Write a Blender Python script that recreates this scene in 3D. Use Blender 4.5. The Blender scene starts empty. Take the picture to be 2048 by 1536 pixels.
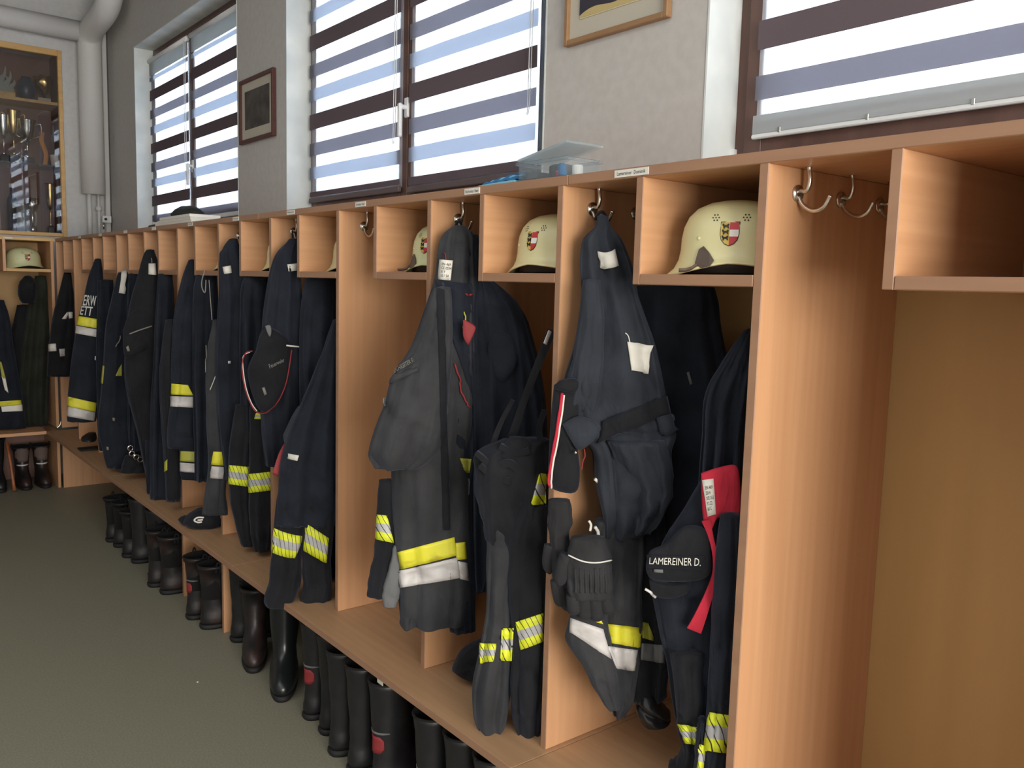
import bpy, bmesh, math, random
from math import sin, cos, pi, radians
from mathutils import Vector, Matrix, noise
from mathutils.bvhtree import BVHTree
random.seed(7)
S = bpy.context.scene
COL = S.collection

# ------------------------------------------------------------------ camera
CF, CYAW, CPIT, CROL = 1725.17, 0.67391, 0.1135907, 0.0261298
CAM = Vector((-1.3455, 0.0, 1.6))
_f = Vector((sin(CYAW)*cos(CPIT), cos(CYAW)*cos(CPIT), -sin(CPIT)))
_r = Vector((cos(CYAW), -sin(CYAW), 0)); _u = _r.cross(_f)
R_ = _r*cos(CROL)+_u*sin(CROL); U_ = -_r*sin(CROL)+_u*cos(CROL); F_ = _f
cd = bpy.data.cameras.new('camera'); cam = bpy.data.objects.new('camera', cd); COL.objects.link(cam)
cd.sensor_width = 36; cd.lens = CF/2048*36; cd.clip_start = .05; cd.clip_end = 100
cam.matrix_world = Matrix(((R_.x, U_.x, -F_.x, CAM.x), (R_.y, U_.y, -F_.y, CAM.y), (R_.z, U_.z, -F_.z, CAM.z), (0, 0, 0, 1)))
S.camera = cam
# ------------------------------------------------------------------ world, lamps, exposure
S.view_settings.view_transform = 'Standard'; S.view_settings.look = 'None'
S.view_settings.gamma = 1; S.view_settings.use_curve_mapping = False
S.view_settings.exposure = 0.32
W = bpy.data.worlds.new('daylight'); S.world = W; W.use_nodes = True
bg = W.node_tree.nodes['Background']; bg.inputs[0].default_value = (.84, .93, 1, 1); bg.inputs[1].default_value = 10.5
def area(name, loc, tgt, sx, sy, power, col):
    l = bpy.data.lights.new(name, 'AREA'); l.shape = 'RECTANGLE'; l.size = sx; l.size_y = sy; l.energy = power; l.color = col
    o = bpy.data.objects.new(name, l); COL.objects.link(o); o.location = loc
    o.rotation_euler = (Vector(tgt)-Vector(loc)).to_track_quat('-Z', 'Y').to_euler(); return o
area('near_end_added_light', (-1.5, -3.85, 1.7), (-.9, 3, 1.2), 3.0, 2.2, 290, (1, .95, .88))  # unseen area light added before the plain near wall; no door there
area('ceiling_fill_light', (-2.7, 1.0, 3.6), (-2.7, 1.0, 0), 2.4, 5.0, 52, (.96, .98, 1))  # unseen soft fill added below the ceiling; no lamp fitting there

# ------------------------------------------------------------------ materials
MATS = {}
def mat(name, col, rough=.6, metal=0, spec=.5, **k):
    m = bpy.data.materials.new(name); m.use_nodes = True; nt = m.node_tree; b = nt.nodes['Principled BSDF']
    b.inputs['Base Color'].default_value = (*col, 1); b.inputs['Roughness'].default_value = rough
    b.inputs['Metallic'].default_value = metal; b.inputs['Specular IOR Level'].default_value = spec
    for kk, v in k.items(): b.inputs[kk].default_value = v
    MATS[name] = m; return m
def N(m, t, **k):
    n = m.node_tree.nodes.new(t)
    for a, v in k.items(): setattr(n, a, v)
    return n
def L(m, a, b): m.node_tree.links.new(a, b)
def coords(m, scale, kind='Object'):
    tc = N(m, 'ShaderNodeTexCoord'); mp = N(m, 'ShaderNodeMapping'); mp.inputs['Scale'].default_value = scale
    L(m, tc.outputs[kind], mp.inputs[0]); return mp.outputs[0]
def noisy(m, c1, c2, scale, detail=4, bump=0, lo=.35, hi=.65, bdist=.001, kind='Object'):
    v = coords(m, scale, kind); n = N(m, 'ShaderNodeTexNoise'); n.inputs['Scale'].default_value = 1; n.inputs['Detail'].default_value = detail
    L(m, v, n.inputs['Vector']); r = N(m, 'ShaderNodeValToRGB'); r.color_ramp.elements[0].position = lo; r.color_ramp.elements[1].position = hi
    r.color_ramp.elements[0].color = (*c1, 1); r.color_ramp.elements[1].color = (*c2, 1); L(m, n.outputs[0], r.inputs[0])
    b = m.node_tree.nodes['Principled BSDF']; L(m, r.outputs[0], b.inputs['Base Color'])
    if bump:
        bp = N(m, 'ShaderNodeBump'); bp.inputs['Strength'].default_value = bump; bp.inputs['Distance'].default_value = bdist
        L(m, n.outputs[0], bp.inputs['Height']); L(m, bp.outputs[0], b.inputs['Normal'])
    return r
def wood(name, c1, c2, sc, rough=.45):
    m = mat(name, c1, rough); noisy(m, c1, c2, sc, 5, .08, .3, .72); return m
WC1, WC2 = (.53, .285, .145), (.61, .34, .18)
wood_v = wood('beech_laminate_upright', WC1, WC2, (46, 46, 1.3))
wood_h = wood('beech_laminate_level', WC1, WC2, (46, 2.0, 46))
wood_b = wood('beech_bench_top', (.40, .235, .125), (.47, .285, .155), (46, 2.0, 46), .5)
wood_x = wood('beech_laminate_across', WC1, WC2, (1.8, 46, 46))
shaded_edge = wood('beech_edge_shade', (.30, .165, .10), (.35, .195, .115), (30, 3, 30), .5)  # shade on the room-facing edges put into a darker beech tone
back_wood = wood('back_panel_laminate', (.43, .26, .10), (.48, .29, .115), (12, 12, 1), .55)
oak = wood('light_oak', (.55, .33, .12), (.66, .42, .17), (4, 30, 30))
dark_wood = wood('brown_window_wood', (.085, .04, .03), (.12, .06, .045), (25, 25, 2), .4)
frame_brown = wood('dark_picture_frame', (.07, .022, .018), (.10, .035, .028), (9, 9, 30), .4)
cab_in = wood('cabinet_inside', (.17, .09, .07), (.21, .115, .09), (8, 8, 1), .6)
plaster = mat('grey_plaster', (.49, .48, .465), .9); noisy(plaster, (.47, .46, .445), (.51, .50, .485), (30, 30, 30), 3, .10)
plaster2 = mat('blue_grey_plaster', (.42, .43, .44), .9); noisy(plaster2, (.56, .57, .58), (.60, .61, .62), (30, 30, 30), 3, .10)
reveal_m = mat('white_reveal_paint', (.62, .66, .66), .8); noisy(reveal_m, (.55, .60, .61), (.70, .74, .73), (5, 5, 5), 3, .1)
ceil_m = mat('ceiling_paint', (.42, .41, .40), .95)
pipe_m = mat('painted_insulation', (.62, .62, .62), .6)
floor_m = mat('grey_green_floor', (.16, .155, .12), .5, spec=.4)
noisy(floor_m, (.205, .198, .148), (.285, .274, .205), (160, 160, 160), 2, .1, .3, .7)
def cloth(name, c, vary=.3, rough=.85, sheen=.10, wv=900):
    m = mat(name, c, rough, spec=.25); b = m.node_tree.nodes['Principled BSDF']
    b.inputs['Sheen Weight'].default_value = sheen; b.inputs['Sheen Roughness'].default_value = .5
    b.inputs['Sheen Tint'].default_value = (.6, .7, 1, 1)
    c2 = tuple(x*(1+vary)+.002 for x in c); c1 = tuple(x*(1-vary) for x in c)
    noisy(m, c1, c2, (9, 9, 9), 6, .5, .3, .7, .010)
    b = m.node_tree.nodes['Principled BSDF']; bp = [n for n in m.node_tree.nodes if n.type == 'BUMP'][0]
    n2 = N(m, 'ShaderNodeTexNoise'); n2.inputs['Scale'].default_value = 1; n2.inputs['Detail'].default_value = 3; n2.inputs['Distortion'].default_value = 1.2
    L(m, coords(m, (16, 16, 7)), n2.inputs['Vector']); b2 = N(m, 'ShaderNodeBump'); b2.inputs['Strength'].default_value = .55; b2.inputs['Distance'].default_value = .012
    L(m, n2.outputs[0], b2.inputs['Height']); L(m, bp.outputs[0], b2.inputs['Normal']); L(m, b2.outputs[0], b.inputs['Normal']); return m
navy = cloth('navy_cloth', (.0085, .0115, .019))
black = cloth('black_cloth', (.0075, .008, .0105))
slate = cloth('slate_cloth', (.019, .023, .031))
charcoal = cloth('charcoal_cloth', (.030, .031, .034))
olive = cloth('olive_cloth', (.018, .021, .014), sheen=.05)
knit = mat('grey_knit', (.13, .135, .14), .95)
red_cloth = cloth('red_cloth', (.50, .025, .05), .15, sheen=0)
red_dull = mat('red_badge', (.22, .018, .022), .7); glove_m = cloth('glove_fabric', (.022, .022, .024), .35, sheen=.05)
leather = mat('black_leather', (.010, .0105, .012), .42, spec=.5); noisy(leather, (.007, .0075, .009), (.016, .0165, .019), (14, 14, 14), 5, .4, .3, .7, .003)
leather_brown = mat('worn_brown_black_leather', (.02, .012, .011), .45); noisy(leather_brown, (.010, .009, .010), (.045, .022, .018), (14, 14, 10), 5, .4, .45, .8, .003)
rubber = mat('glossy_rubber', (.009, .011, .012), .28)
sole_m = mat('rubber_sole', (.006, .006, .007), .7)
lining = mat('boot_lining', (.006, .006, .007), .95)
tan = mat('tan_canvas', (.13, .095, .085), .9)
brown_leather = mat('brown_strap_leather', (.085, .06, .045), .6)
yellow = mat('yellow_tape', (.62, .60, .03), .55); noisy(yellow, (.36, .32, .02), (.68, .64, .035), (18, 18, 30), 6, .1, .18, .42)
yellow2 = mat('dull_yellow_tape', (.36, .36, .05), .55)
silver = mat('silver_tape', (.52, .50, .48), .5); noisy(silver, (.36, .34, .33), (.58, .56, .55), (12, 12, 20), 5, .1, .25, .6)
white_pl = mat('white_plastic', (.75, .77, .78), .4)
paper = mat('paper_label', (.68, .66, .60), .8)
ink = mat('black_ink', (.02, .02, .02), .7)
letter_m = mat('white_lettering', (.60, .60, .56), .6)
letter_dim = mat('worn_lettering', (.20, .19, .17), .7)
chrome = mat('nickel_steel', (.62, .60, .56), .25, 1)
helmet_m = mat('luminous_helmet_paint', (.60, .56, .30), .38); noisy(helmet_m, (.60, .56, .30), (.66, .62, .35), (4, 4, 4), 3)
helmet_pale = mat('pale_helmet_paint', (.60, .62, .36), .38)
red_p = mat('red_enamel', (.48, .03, .04), .5); white_p = mat('white_enamel', (.75, .73, .68), .5)
yel_p = mat('yellow_enamel', (.58, .42, .08), .5); blk = mat('black_paint', (.012, .012, .012), .5)
gold = mat('gold_metal', (.75, .52, .22), .25, 1); silverm = mat('silver_metal', (.72, .72, .72), .2, 1)
blue_cl = mat('blue_cloth_dark', (.03, .16, .36), .85); cyan_cl = mat('blue_cloth_light', (.20, .48, .62), .85)
blue_gl = mat('dark_blue_glaze', (.02, .035, .075), .35)
orange_m = mat('orange_ribbon', (.65, .27, .02), .7)
cream = mat('cream_mat_board', (.48, .45, .38), .9); print_d = mat('dark_print', (.05, .045, .042), .6)
noisy(print_d, (.035, .032, .030), (.09, .08, .075), (14, 14, 14), 5)
print_y = mat('straw_print', (.50, .40, .18), .8); print_k = mat('blue_black_print', (.03, .03, .045), .7)
print_c = mat('pale_print', (.55, .50, .33), .8)
def glassy(name, tint=(1, 1, 1), spec=.12, alpha=.9, rough=.0):
    m = bpy.data.materials.new(name); m.use_nodes = True; nt = m.node_tree; nt.nodes.clear()
    out = N(m, 'ShaderNodeOutputMaterial'); t = N(m, 'ShaderNodeBsdfTransparent'); t.inputs[0].default_value = (*[x*alpha for x in tint], 1)
    g = N(m, 'ShaderNodeBsdfGlossy'); g.inputs['Roughness'].default_value = rough
    fr = N(m, 'ShaderNodeFresnel'); fr.inputs[0].default_value = 1.5
    mul = N(m, 'ShaderNodeMath', operation='ADD'); mul.inputs[1].default_value = spec; L(m, fr.outputs[0], mul.inputs[0])
    mx = N(m, 'ShaderNodeMixShader'); L(m, mul.outputs[0], mx.inputs[0]); L(m, t.outputs[0], mx.inputs[1]); L(m, g.outputs[0], mx.inputs[2])
    L(m, mx.outputs[0], out.inputs[0]); MATS[name] = m; return m
pane_m = glassy('window_glass', spec=0); cabglass_m = glassy('cabinet_glass', spec=.06)
def plastic(name, col, mixv):
    m = glassy(name, (.97, .99, 1), .01, .98, .15); nt = m.node_tree; [n for n in nt.nodes if n.type == 'FRESNEL'][0].inputs[0].default_value = 1.15; out = [n for n in nt.nodes if n.type == 'OUTPUT_MATERIAL'][0]; src = out.inputs[0].links[0].from_socket
    d = N(m, 'ShaderNodeBsdfDiffuse'); d.inputs[0].default_value = (*col, 1); t = N(m, 'ShaderNodeBsdfTranslucent'); t.inputs[0].default_value = (*col, 1)
    a = N(m, 'ShaderNodeMixShader'); L(m, d.outputs[0], a.inputs[1]); L(m, t.outputs[0], a.inputs[2])
    x = N(m, 'ShaderNodeMixShader'); x.inputs[0].default_value = mixv; L(m, src, x.inputs[1]); L(m, a.outputs[0], x.inputs[2]); L(m, x.outputs[0], out.inputs[0]); return m
clearp = plastic('clear_plastic', (.75, .85, .9), .11); crystal = plastic('clear_crystal', (.80, .86, .84), .42); 
def fabric(name, dif, tr, transp):
    m = bpy.data.materials.new(name); m.use_nodes = True; nt = m.node_tree; nt.nodes.clear()
    out = N(m, 'ShaderNodeOutputMaterial'); d = N(m, 'ShaderNodeBsdfDiffuse'); d.inputs[0].default_value = (*dif, 1)
    t = N(m, 'ShaderNodeBsdfTranslucent'); t.inputs[0].default_value = (*tr, 1)
    ad = N(m, 'ShaderNodeAddShader'); L(m, d.outputs[0], ad.inputs[0]); L(m, t.outputs[0], ad.inputs[1])
    tp = N(m, 'ShaderNodeBsdfTransparent'); mx = N(m, 'ShaderNodeMixShader'); mx.inputs[0].default_value = transp
    L(m, ad.outputs[0], mx.inputs[1]); L(m, tp.outputs[0], mx.inputs[2]); L(m, mx.outputs[0], out.inputs[0]); MATS[name] = m; return m
sheer_m = fabric('sheer_blind_weave', (.30, .30, .32), (.55, .57, .60), .38)
band_dark = fabric('dense_blind_weave', (.13, .105, .12), (.016, .013, .016), 0)
band_grey = fabric('grey_blind_weave', (.12, .12, .14), (.25, .25, .275), 0)
band_soft = fabric('pale_blind_weave', (.15, .16, .18), (.36, .39, .44), 0.05)
band_top = fabric('white_blind_weave', (.32, .34, .35), (.20, .21, .21), 0)
# woven warning tape: yellow, silver, yellow with slanting dark lines (uses the tape's own UV map)
hatch = mat('hatched_warning_tape', (.7, .8, .05), .5)
def _hatch(m):
    uv = N(m, 'ShaderNodeUVMap'); sp = N(m, 'ShaderNodeSeparateXYZ'); L(m, uv.outputs[0], sp.inputs[0])
    r = N(m, 'ShaderNodeValToRGB'); r.color_ramp.interpolation = 'CONSTANT'; e = r.color_ramp.elements
    e[0].position = 0; e[0].color = (.66, .72, .03, 1); e[1].position = .33; e[1].color = (.42, .42, .43, 1)
    x = e.new(.67); x.color = (.66, .72, .03, 1); L(m, sp.outputs[1], r.inputs[0])
    a = N(m, 'ShaderNodeMath', operation='MULTIPLY_ADD'); a.inputs[1].default_value = .38; L(m, sp.outputs[1], a.inputs[0]); L(m, sp.outputs[0], a.inputs[2])
    b = N(m, 'ShaderNodeMath', operation='MULTIPLY'); b.inputs[1].default_value = 5.5; L(m, a.outputs[0], b.inputs[0])
    c = N(m, 'ShaderNodeMath', operation='FRACT'); L(m, b.outputs[0], c.inputs[0])
    d = N(m, 'ShaderNodeMath', operation='LESS_THAN'); d.inputs[1].default_value = .13; L(m, c.outputs[0], d.inputs[0])
    mx = N(m, 'ShaderNodeMix', data_type='RGBA'); L(m, d.outputs[0], mx.inputs[0]); L(m, r.outputs[0], mx.inputs[6]); mx.inputs[7].default_value = (.03, .03, .03, 1)
    L(m, mx.outputs[2], m.node_tree.nodes['Principled BSDF'].inputs['Base Color'])
_hatch(hatch)

# ------------------------------------------------------------------ mesh helpers
ORG = {}
def tag(o, label=None, cat=None, group=None, kind=None):
    for k, v in (('label', label), ('category', cat), ('group', group), ('kind', kind)):
        if v: o[k] = v
    return o
def empty(name, loc, label=None, cat=None, group=None, rz=0):
    o = bpy.data.objects.new(name, None); COL.objects.link(o); o.location = loc; o.rotation_euler.z = rz; o.empty_display_size = .05
    ORG[o.name] = Vector(loc); return tag(o, label, cat, group)
def mesh(name, V, Fc, m, parent=None, smooth=False, label=None, uv=None, mi=None, origin=None):
    """V in world space; a child keeps the origin of its root"""
    org = ORG[parent.name] if parent else Vector(origin or (0, 0, 0))
    me = bpy.data.meshes.new(name); me.from_pydata([tuple(Vector(v)-org) for v in V], [], Fc)
    for x in (m if isinstance(m, (list, tuple)) else [m]): me.materials.append(x)
    if smooth:
        for p in me.polygons: p.use_smooth = True
    if mi:
        for p, i in zip(me.polygons, mi): p.material_index = i
    if uv:
        ul = me.uv_layers.new(name='UVMap')
        for lp in me.loops: ul.data[lp.index].uv = uv[lp.vertex_index]
    o = bpy.data.objects.new(name, me); COL.objects.link(o)
    if parent: o.parent = parent
    else: o.location = org
    ORG[o.name] = org; return tag(o, label)
def box_vf(a, b, bev=0):
    x0, y0, z0 = a; x1, y1, z1 = b
    if not bev:
        V = [(x, y, z) for x in (x0, x1) for y in (y0, y1) for z in (z0, z1)]
        return V, [(0, 1, 3, 2), (4, 6, 7, 5), (0, 4, 5, 1), (2, 3, 7, 6), (0, 2, 6, 4), (1, 5, 7, 3)]
    bm = bmesh.new(); V, Fc = box_vf(a, b); vs = [bm.verts.new(v) for v in V]
    for f in Fc: bm.faces.new([vs[i] for i in f])
    bmesh.ops.bevel(bm, geom=bm.edges[:], offset=bev, segments=1, affect='EDGES')
    bm.verts.index_update(); V = [tuple(v.co) for v in bm.verts]; Fc = [tuple(v.index for v in f.verts) for f in bm.faces]; bm.free(); return V, Fc
def join(*vfs):
    V, Fc = [], []
    for v, f in vfs:
        n = len(V); V += list(v); Fc += [tuple(i+n for i in q) for q in f]
    return V, Fc
def box(name, a, b, m, parent=None, bev=.0015, **k):
    V, Fc = box_vf(a, b, bev); return mesh(name, V, Fc, m, parent, **k)
def board(name, a, b, m, parent, em=None, **k):
    """board whose room-facing (-x) edge takes a beech tone darkened for the shade on it"""
    V, Fc = box_vf(a, b, .0015); mi = []
    for f in Fc:
        c = sum((Vector(V[i]) for i in f), Vector())/len(f); mi.append(1 if c.x < a[0]+.0008 else 0)
    return mesh(name, V, Fc, [m, em or shaded_edge], parent, mi=mi, **k)
def lathe_vf(c, prof, n=20, ax=2):
    V, Fc = [], []
    for r, z in prof:
        for j in range(n):
            t = 2*pi*j/n; p = [r*cos(t), r*sin(t), z] if ax == 2 else ([z, r*cos(t), r*sin(t)] if ax == 0 else [r*cos(t), z, r*sin(t)])
            V.append((c[0]+p[0], c[1]+p[1], c[2]+p[2]))
    for i in range(len(prof)-1):
        for j in range(n): Fc.append((i*n+j, i*n+(j+1) % n, (i+1)*n+(j+1) % n, (i+1)*n+j))
    Fc.append(tuple(range(n))[::-1]); Fc.append(tuple(range((len(prof)-1)*n, len(prof)*n))); return V, Fc
def tube_vf(pts, r, n=10, flat=1.0, up=None):
    pts = [Vector(p) for p in pts]; V, Fc = [], []; rr = r if isinstance(r, (list, tuple)) else [r]*len(pts)
    prev = None
    for i, p in enumerate(pts):
        t = (pts[min(i+1, len(pts)-1)]-pts[max(i-1, 0)]).normalized()
        if prev is None: s = t.cross(Vector(up) if up else (Vector((0, 0, 1)) if abs(t.z) < .9 else Vector((0, 1, 0)))).normalized()
        else: s = (prev-t*prev.dot(t)).normalized()
        prev = s; w = t.cross(s)
        for j in range(n):
            a = 2*pi*j/n; V.append(tuple(p+s*cos(a)*rr[i]+w*sin(a)*rr[i]*flat))
    for i in range(len(pts)-1):
        for j in range(n): Fc.append((i*n+j, i*n+(j+1) % n, (i+1)*n+(j+1) % n, (i+1)*n+j))
    Fc.append(tuple(range(n))[::-1]); Fc.append(tuple(range((len(pts)-1)*n, len(pts)*n))); return V, Fc
def smooth_path(P, k=8):
    P = [Vector(p) for p in P]; out = []
    for i in range(len(P)-1):
        a, b, c, d = P[max(i-1, 0)], P[i], P[i+1], P[min(i+2, len(P)-1)]
        for j in range(k):
            t = j/k; out.append(.5*((2*b)+(c-a)*t+(2*a-5*b+4*c-d)*t*t+(3*b-a-3*c+d)*t**3))
    out.append(P[-1]); return out
def copy_tree(o, parent=None):
    c = o.copy(); COL.objects.link(c)
    if parent is not None: c.parent = parent
    ORG[c.name] = ORG.get(o.name, Vector())
    for ch in list(o.children): copy_tree(ch, c)
    return c
def text_vf(s, bold=False):
    cu = bpy.data.curves.new('t', 'FONT'); cu.body = s; cu.resolution_u = 2; cu.offset = .012 if bold else 0
    o = bpy.data.objects.new('t', cu); COL.objects.link(o); dg = bpy.context.evaluated_depsgraph_get(); me = o.evaluated_get(dg).to_mesh()
    V = [(v.co.x, v.co.y) for v in me.vertices]; Fc = [tuple(p.vertices) for p in me.polygons]
    bpy.data.objects.remove(o); bpy.data.curves.remove(cu)
    x0 = min(v[0] for v in V); x1 = max(v[0] for v in V); y0 = min(v[1] for v in V); y1 = max(v[1] for v in V)
    return [((x-x0)/(x1-x0), (y-y0)/(y1-y0)) for x, y in V], Fc

# ------------------------------------------------------------------ sight lines: from a place in the photo to a real point
def ray(px, py): return (F_*CF+R_*(px-1024)-U_*(py-768)).normalized()
def on(ax, v, px, py):
    d = ray(px, py); return CAM+d*((v-CAM[ax])/d[ax])

# ------------------------------------------------------------------ locker row dimensions
Y0, BW, SP = .9799, .5542, .2490          # far face of the first tall divider, bay width, divider to short partition
TH = .020; ZT, TT = 1.854, .0223; ZU = ZT-TT; ZB = .458; BT = .024; DEP = .49; BO = .119; CB = 1.609
YK = [Y0+k*BW for k in range(-2, 12)]     # YK[k+2] is divider k
def Y(k): return Y0+k*BW
YF = 7.078                                # front plane of the far row
XW = .50; YW = 7.57; ZC = 3.74

# ------------------------------------------------------------------ room shell
def struct(name, V, Fc, m, **k):
    o = mesh(name, V, Fc, m, **k); o['kind'] = 'structure'; return o
XL, YN = -4.3, -4.0
struct('floor', *box_vf((XL, YN, -.05), (1.0, YW+.5, 0)), floor_m)
struct('ceiling', *box_vf((XL, YN, ZC), (1.0, YW+.5, ZC+.1)), ceil_m)
struct('wall_left', *box_vf((XL-.1, YN, 0), (XL, YW+.5, ZC)), plaster)
struct('wall_near', *box_vf((XL, YN-.1, 0), (1.0, YN, ZC)), plaster)
WIN = [(6.785, 4.80), (4.16, 2.18), (1.53, -.45)]; WZ0, WZ1 = 1.90, 3.24; WX = .635
parts = [box_vf((XW, YN, 0), (.9, YW+.5, WZ0)), box_vf((XW, YN, WZ1), (.9, YW+.5, ZC))]
edges = [YW+.5]+[v for w in WIN for v in w]+[YN]
for i in range(0, len(edges), 2): parts.append(box_vf((XW, edges[i+1], WZ0), (.9, edges[i], WZ1)))
struct('wall_right', *join(*parts), plaster)
CX0, CX1, CZ0, CZ1 = -1.55, .18, 1.885, 3.30       # trophy cabinet opening in the far wall
struct('wall_back', *join(box_vf((XL, YW, 0), (XW, YW+.4, CZ0-.0)), box_vf((XL, YW, CZ1), (XW, YW+.4, ZC)),
       box_vf((XL, YW, CZ0), (CX0, YW+.4, CZ1)), box_vf((CX1, YW, CZ0), (XW, YW+.4, CZ1))), plaster2)

# ------------------------------------------------------------------ windows with reveals, frames, casements
def window(n, ya, yb, blinds, mull):
    w = empty('window_%d' % n, (WX, (ya+yb)/2, WZ0)); w['kind'] = 'structure'
    for nm, a, b in (('reveal', (XW-.002, ya-.006, WZ0), (WX, ya, WZ1)), ('reveal', (XW-.002, yb, WZ0), (WX, yb+.006, WZ1)),
                     ('reveal', (XW-.002, yb+.006, WZ1-.006), (WX, ya-.006, WZ1)), ('sill', (XW-.002, yb+.006, WZ0), (WX, ya-.006, WZ0+.012))):
        box(nm, a, b, reveal_m, w, 0)
    fw = .045; x0, x1 = WX-.005, WX+.06; g = .006
    V, Fc = join(box_vf((x0, ya-g-fw, WZ0+.012), (x1, ya-g, WZ1-g), .002), box_vf((x0, yb+g, WZ0+.012), (x1, yb+g+fw, WZ1-g), .002),
                 box_vf((x0, yb+g+fw, WZ1-g-fw), (x1, ya-g-fw, WZ1-g), .002), box_vf((x0, yb+g+fw, WZ0+.012), (x1, ya-g-fw, WZ0+.012+.03), .002))
    mesh('window_frame', V, Fc, dark_wood, w)
    for (a, b) in ((ya-g-fw+.008, mull+.004), (mull-.004, yb+g+fw-.008)):
        z0, z1 = WZ0+.035, WZ1-g-fw+.01; c = .058; X0, X1 = WX-.018, WX+.045
        V, Fc = join(box_vf((X0, a-c, z0), (X1, a, z1), .003), box_vf((X0, b, z0), (X1, b+c, z1), .003),
                     box_vf((X0, b+c, z1-c), (X1, a-c, z1), .003), box_vf((X0, b+c, z0), (X1, a-c, z0+.088), .003))
        cs = mesh('casement', V, Fc, dark_wood, w)
        box('pane', (WX+.01, b+c-.004, z0+.05), (WX+.016, a-c+.004, z1-c+.004), pane_m, cs, 0)
    zh = 2.33
    V, Fc = join(box_vf((WX-.030, mull-.014, zh-.04), (WX-.018, mull+.014, zh+.04), .003), lathe_vf((WX-.055, mull, zh+.0), [(.010, 0), (.010, .03)], 12, 0),
                 box_vf((WX-.066, mull-.011, zh-.125), (WX-.050, mull+.011, zh+.014), .005))
    mesh('window_handle', V, Fc, white_pl, w, label='white lever handle')
    return w
window(1, *WIN[0], None, 5.89); window(2, *WIN[1], None, 3.205); window(3, *WIN[2], None, .54)
MU = mesh('pale_seal', *box_vf((WX-.02, 1.515, WZ0+.03), (WX-.004, 1.524, WZ0+.085)), white_pl, bpy.data.objects['window_3'])
rail_m = mat('brown_blind_rail', (.12, .09, .09), .6)
def blind(ya, yb, phase, z0, label, chain_side=-1, top=3.13):
    """double-layer striped roller blind hung in front of a casement; phase = height of a dark band's lower edge"""
    x = .600; o = empty('roller_blind', (x, (ya+yb)/2, z0), label, 'blind', 'striped roller blinds over the windows')
    mesh('roller_tube', *lathe_vf((x+.0, yb, top+.02), [(.016, 0), (.016, ya-yb)], 16, 1), white_pl, o, True)
    Ny = 10; yy = [yb+(ya-yb)*i/Ny for i in range(Ny+1)]
    def sheet(nm, m, xa, za, zb, th=.0008, wav=0):
        V, Fc = [], []
        for dx in (0, th):
            for zz in (za, zb):
                for q in yy: V.append((xa+dx, q, zz+wav*sin(q*7)))
        n = Ny+1
        for i in range(Ny): Fc += [(i, i+1, n+i+1, n+i), (2*n+i, 3*n+i, 3*n+i+1, 2*n+i+1)]
        Fc += [(0, n, 3*n, 2*n), (Ny, 2*n+Ny, 3*n+Ny, n+Ny)]
        return mesh(nm, V, Fc, m, o)
    sheet('sheer_backing', sheer_m, x+.012, z0+.02, top)
    sheet('fabric_band', band_top, x, top-.085, top+.012)
    P = .378; ph = phase
    while ph > z0: ph -= P
    while ph < top-.09:
        for za, zb, m in ((ph, ph+.074, band_dark), (ph+.136, ph+.195, band_soft), (ph+.250, ph+.312, band_grey)):
            a = max(za, z0+.03); b = min(zb, top-.095)
            if b-a > .01: sheet('fabric_band', m, x, a, b, wav=.0012 if m is band_soft else 0)
        ph += P
    mesh('bottom_rail', *box_vf((x-.006, yb-.002, z0), (x+.010, ya+.002, z0+(.012 if ya < 1.6 else .024)), .003), [white_pl if (ya < 1.6 or ya > 5) else rail_m], o)
    yc = yb+.012 if chain_side < 0 else ya-.012
    lp = [(x-.012, yc, top), (x-.014, yc, 2.5), (x-.016, yc+.004, 2.22), (x-.02, yc+.010, 2.19), (x-.024, yc+.004, 2.22), (x-.024, yc, 2.5), (x-.02, yc, top)]
    mesh('pull_chain', *tube_vf(smooth_path(lp, 5), .0018, 6), white_pl, o, True)
    return o
blind(6.822-.05, 5.925, 2.492, 1.972, 'left striped roller blind of the window farthest from the camera')
blind(5.862, 4.985, 2.492, 1.972, 'right striped roller blind of the window farthest from the camera')
blind(4.106, 3.240, 2.343, 1.985, 'left striped roller blind of the middle window, between reveal and white handle')
blind(3.170, 2.345, 2.343, 1.975, 'right striped roller blind of the middle window, behind the open clear box')
blind(1.444, .56, 2.227, 2.000, 'large striped roller blind of the nearest window, pale weighted hem')
for o in [x for x in bpy.data.objects if x.get('label', '').startswith('large striped')]:
    x = .600   # pale hem pocket of this blind
    mesh('hem_pocket', *box_vf((x-.004, .56, 2.0125), (x+.002, 1.444, 2.060), .001), band_top, o)
    for yq in (1.36, 1.12, .88): mesh('hem_clip', *box_vf((x-.007, yq-.004, 2.008), (x-.004, yq+.004, 2.022), .001), chrome, o)

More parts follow.
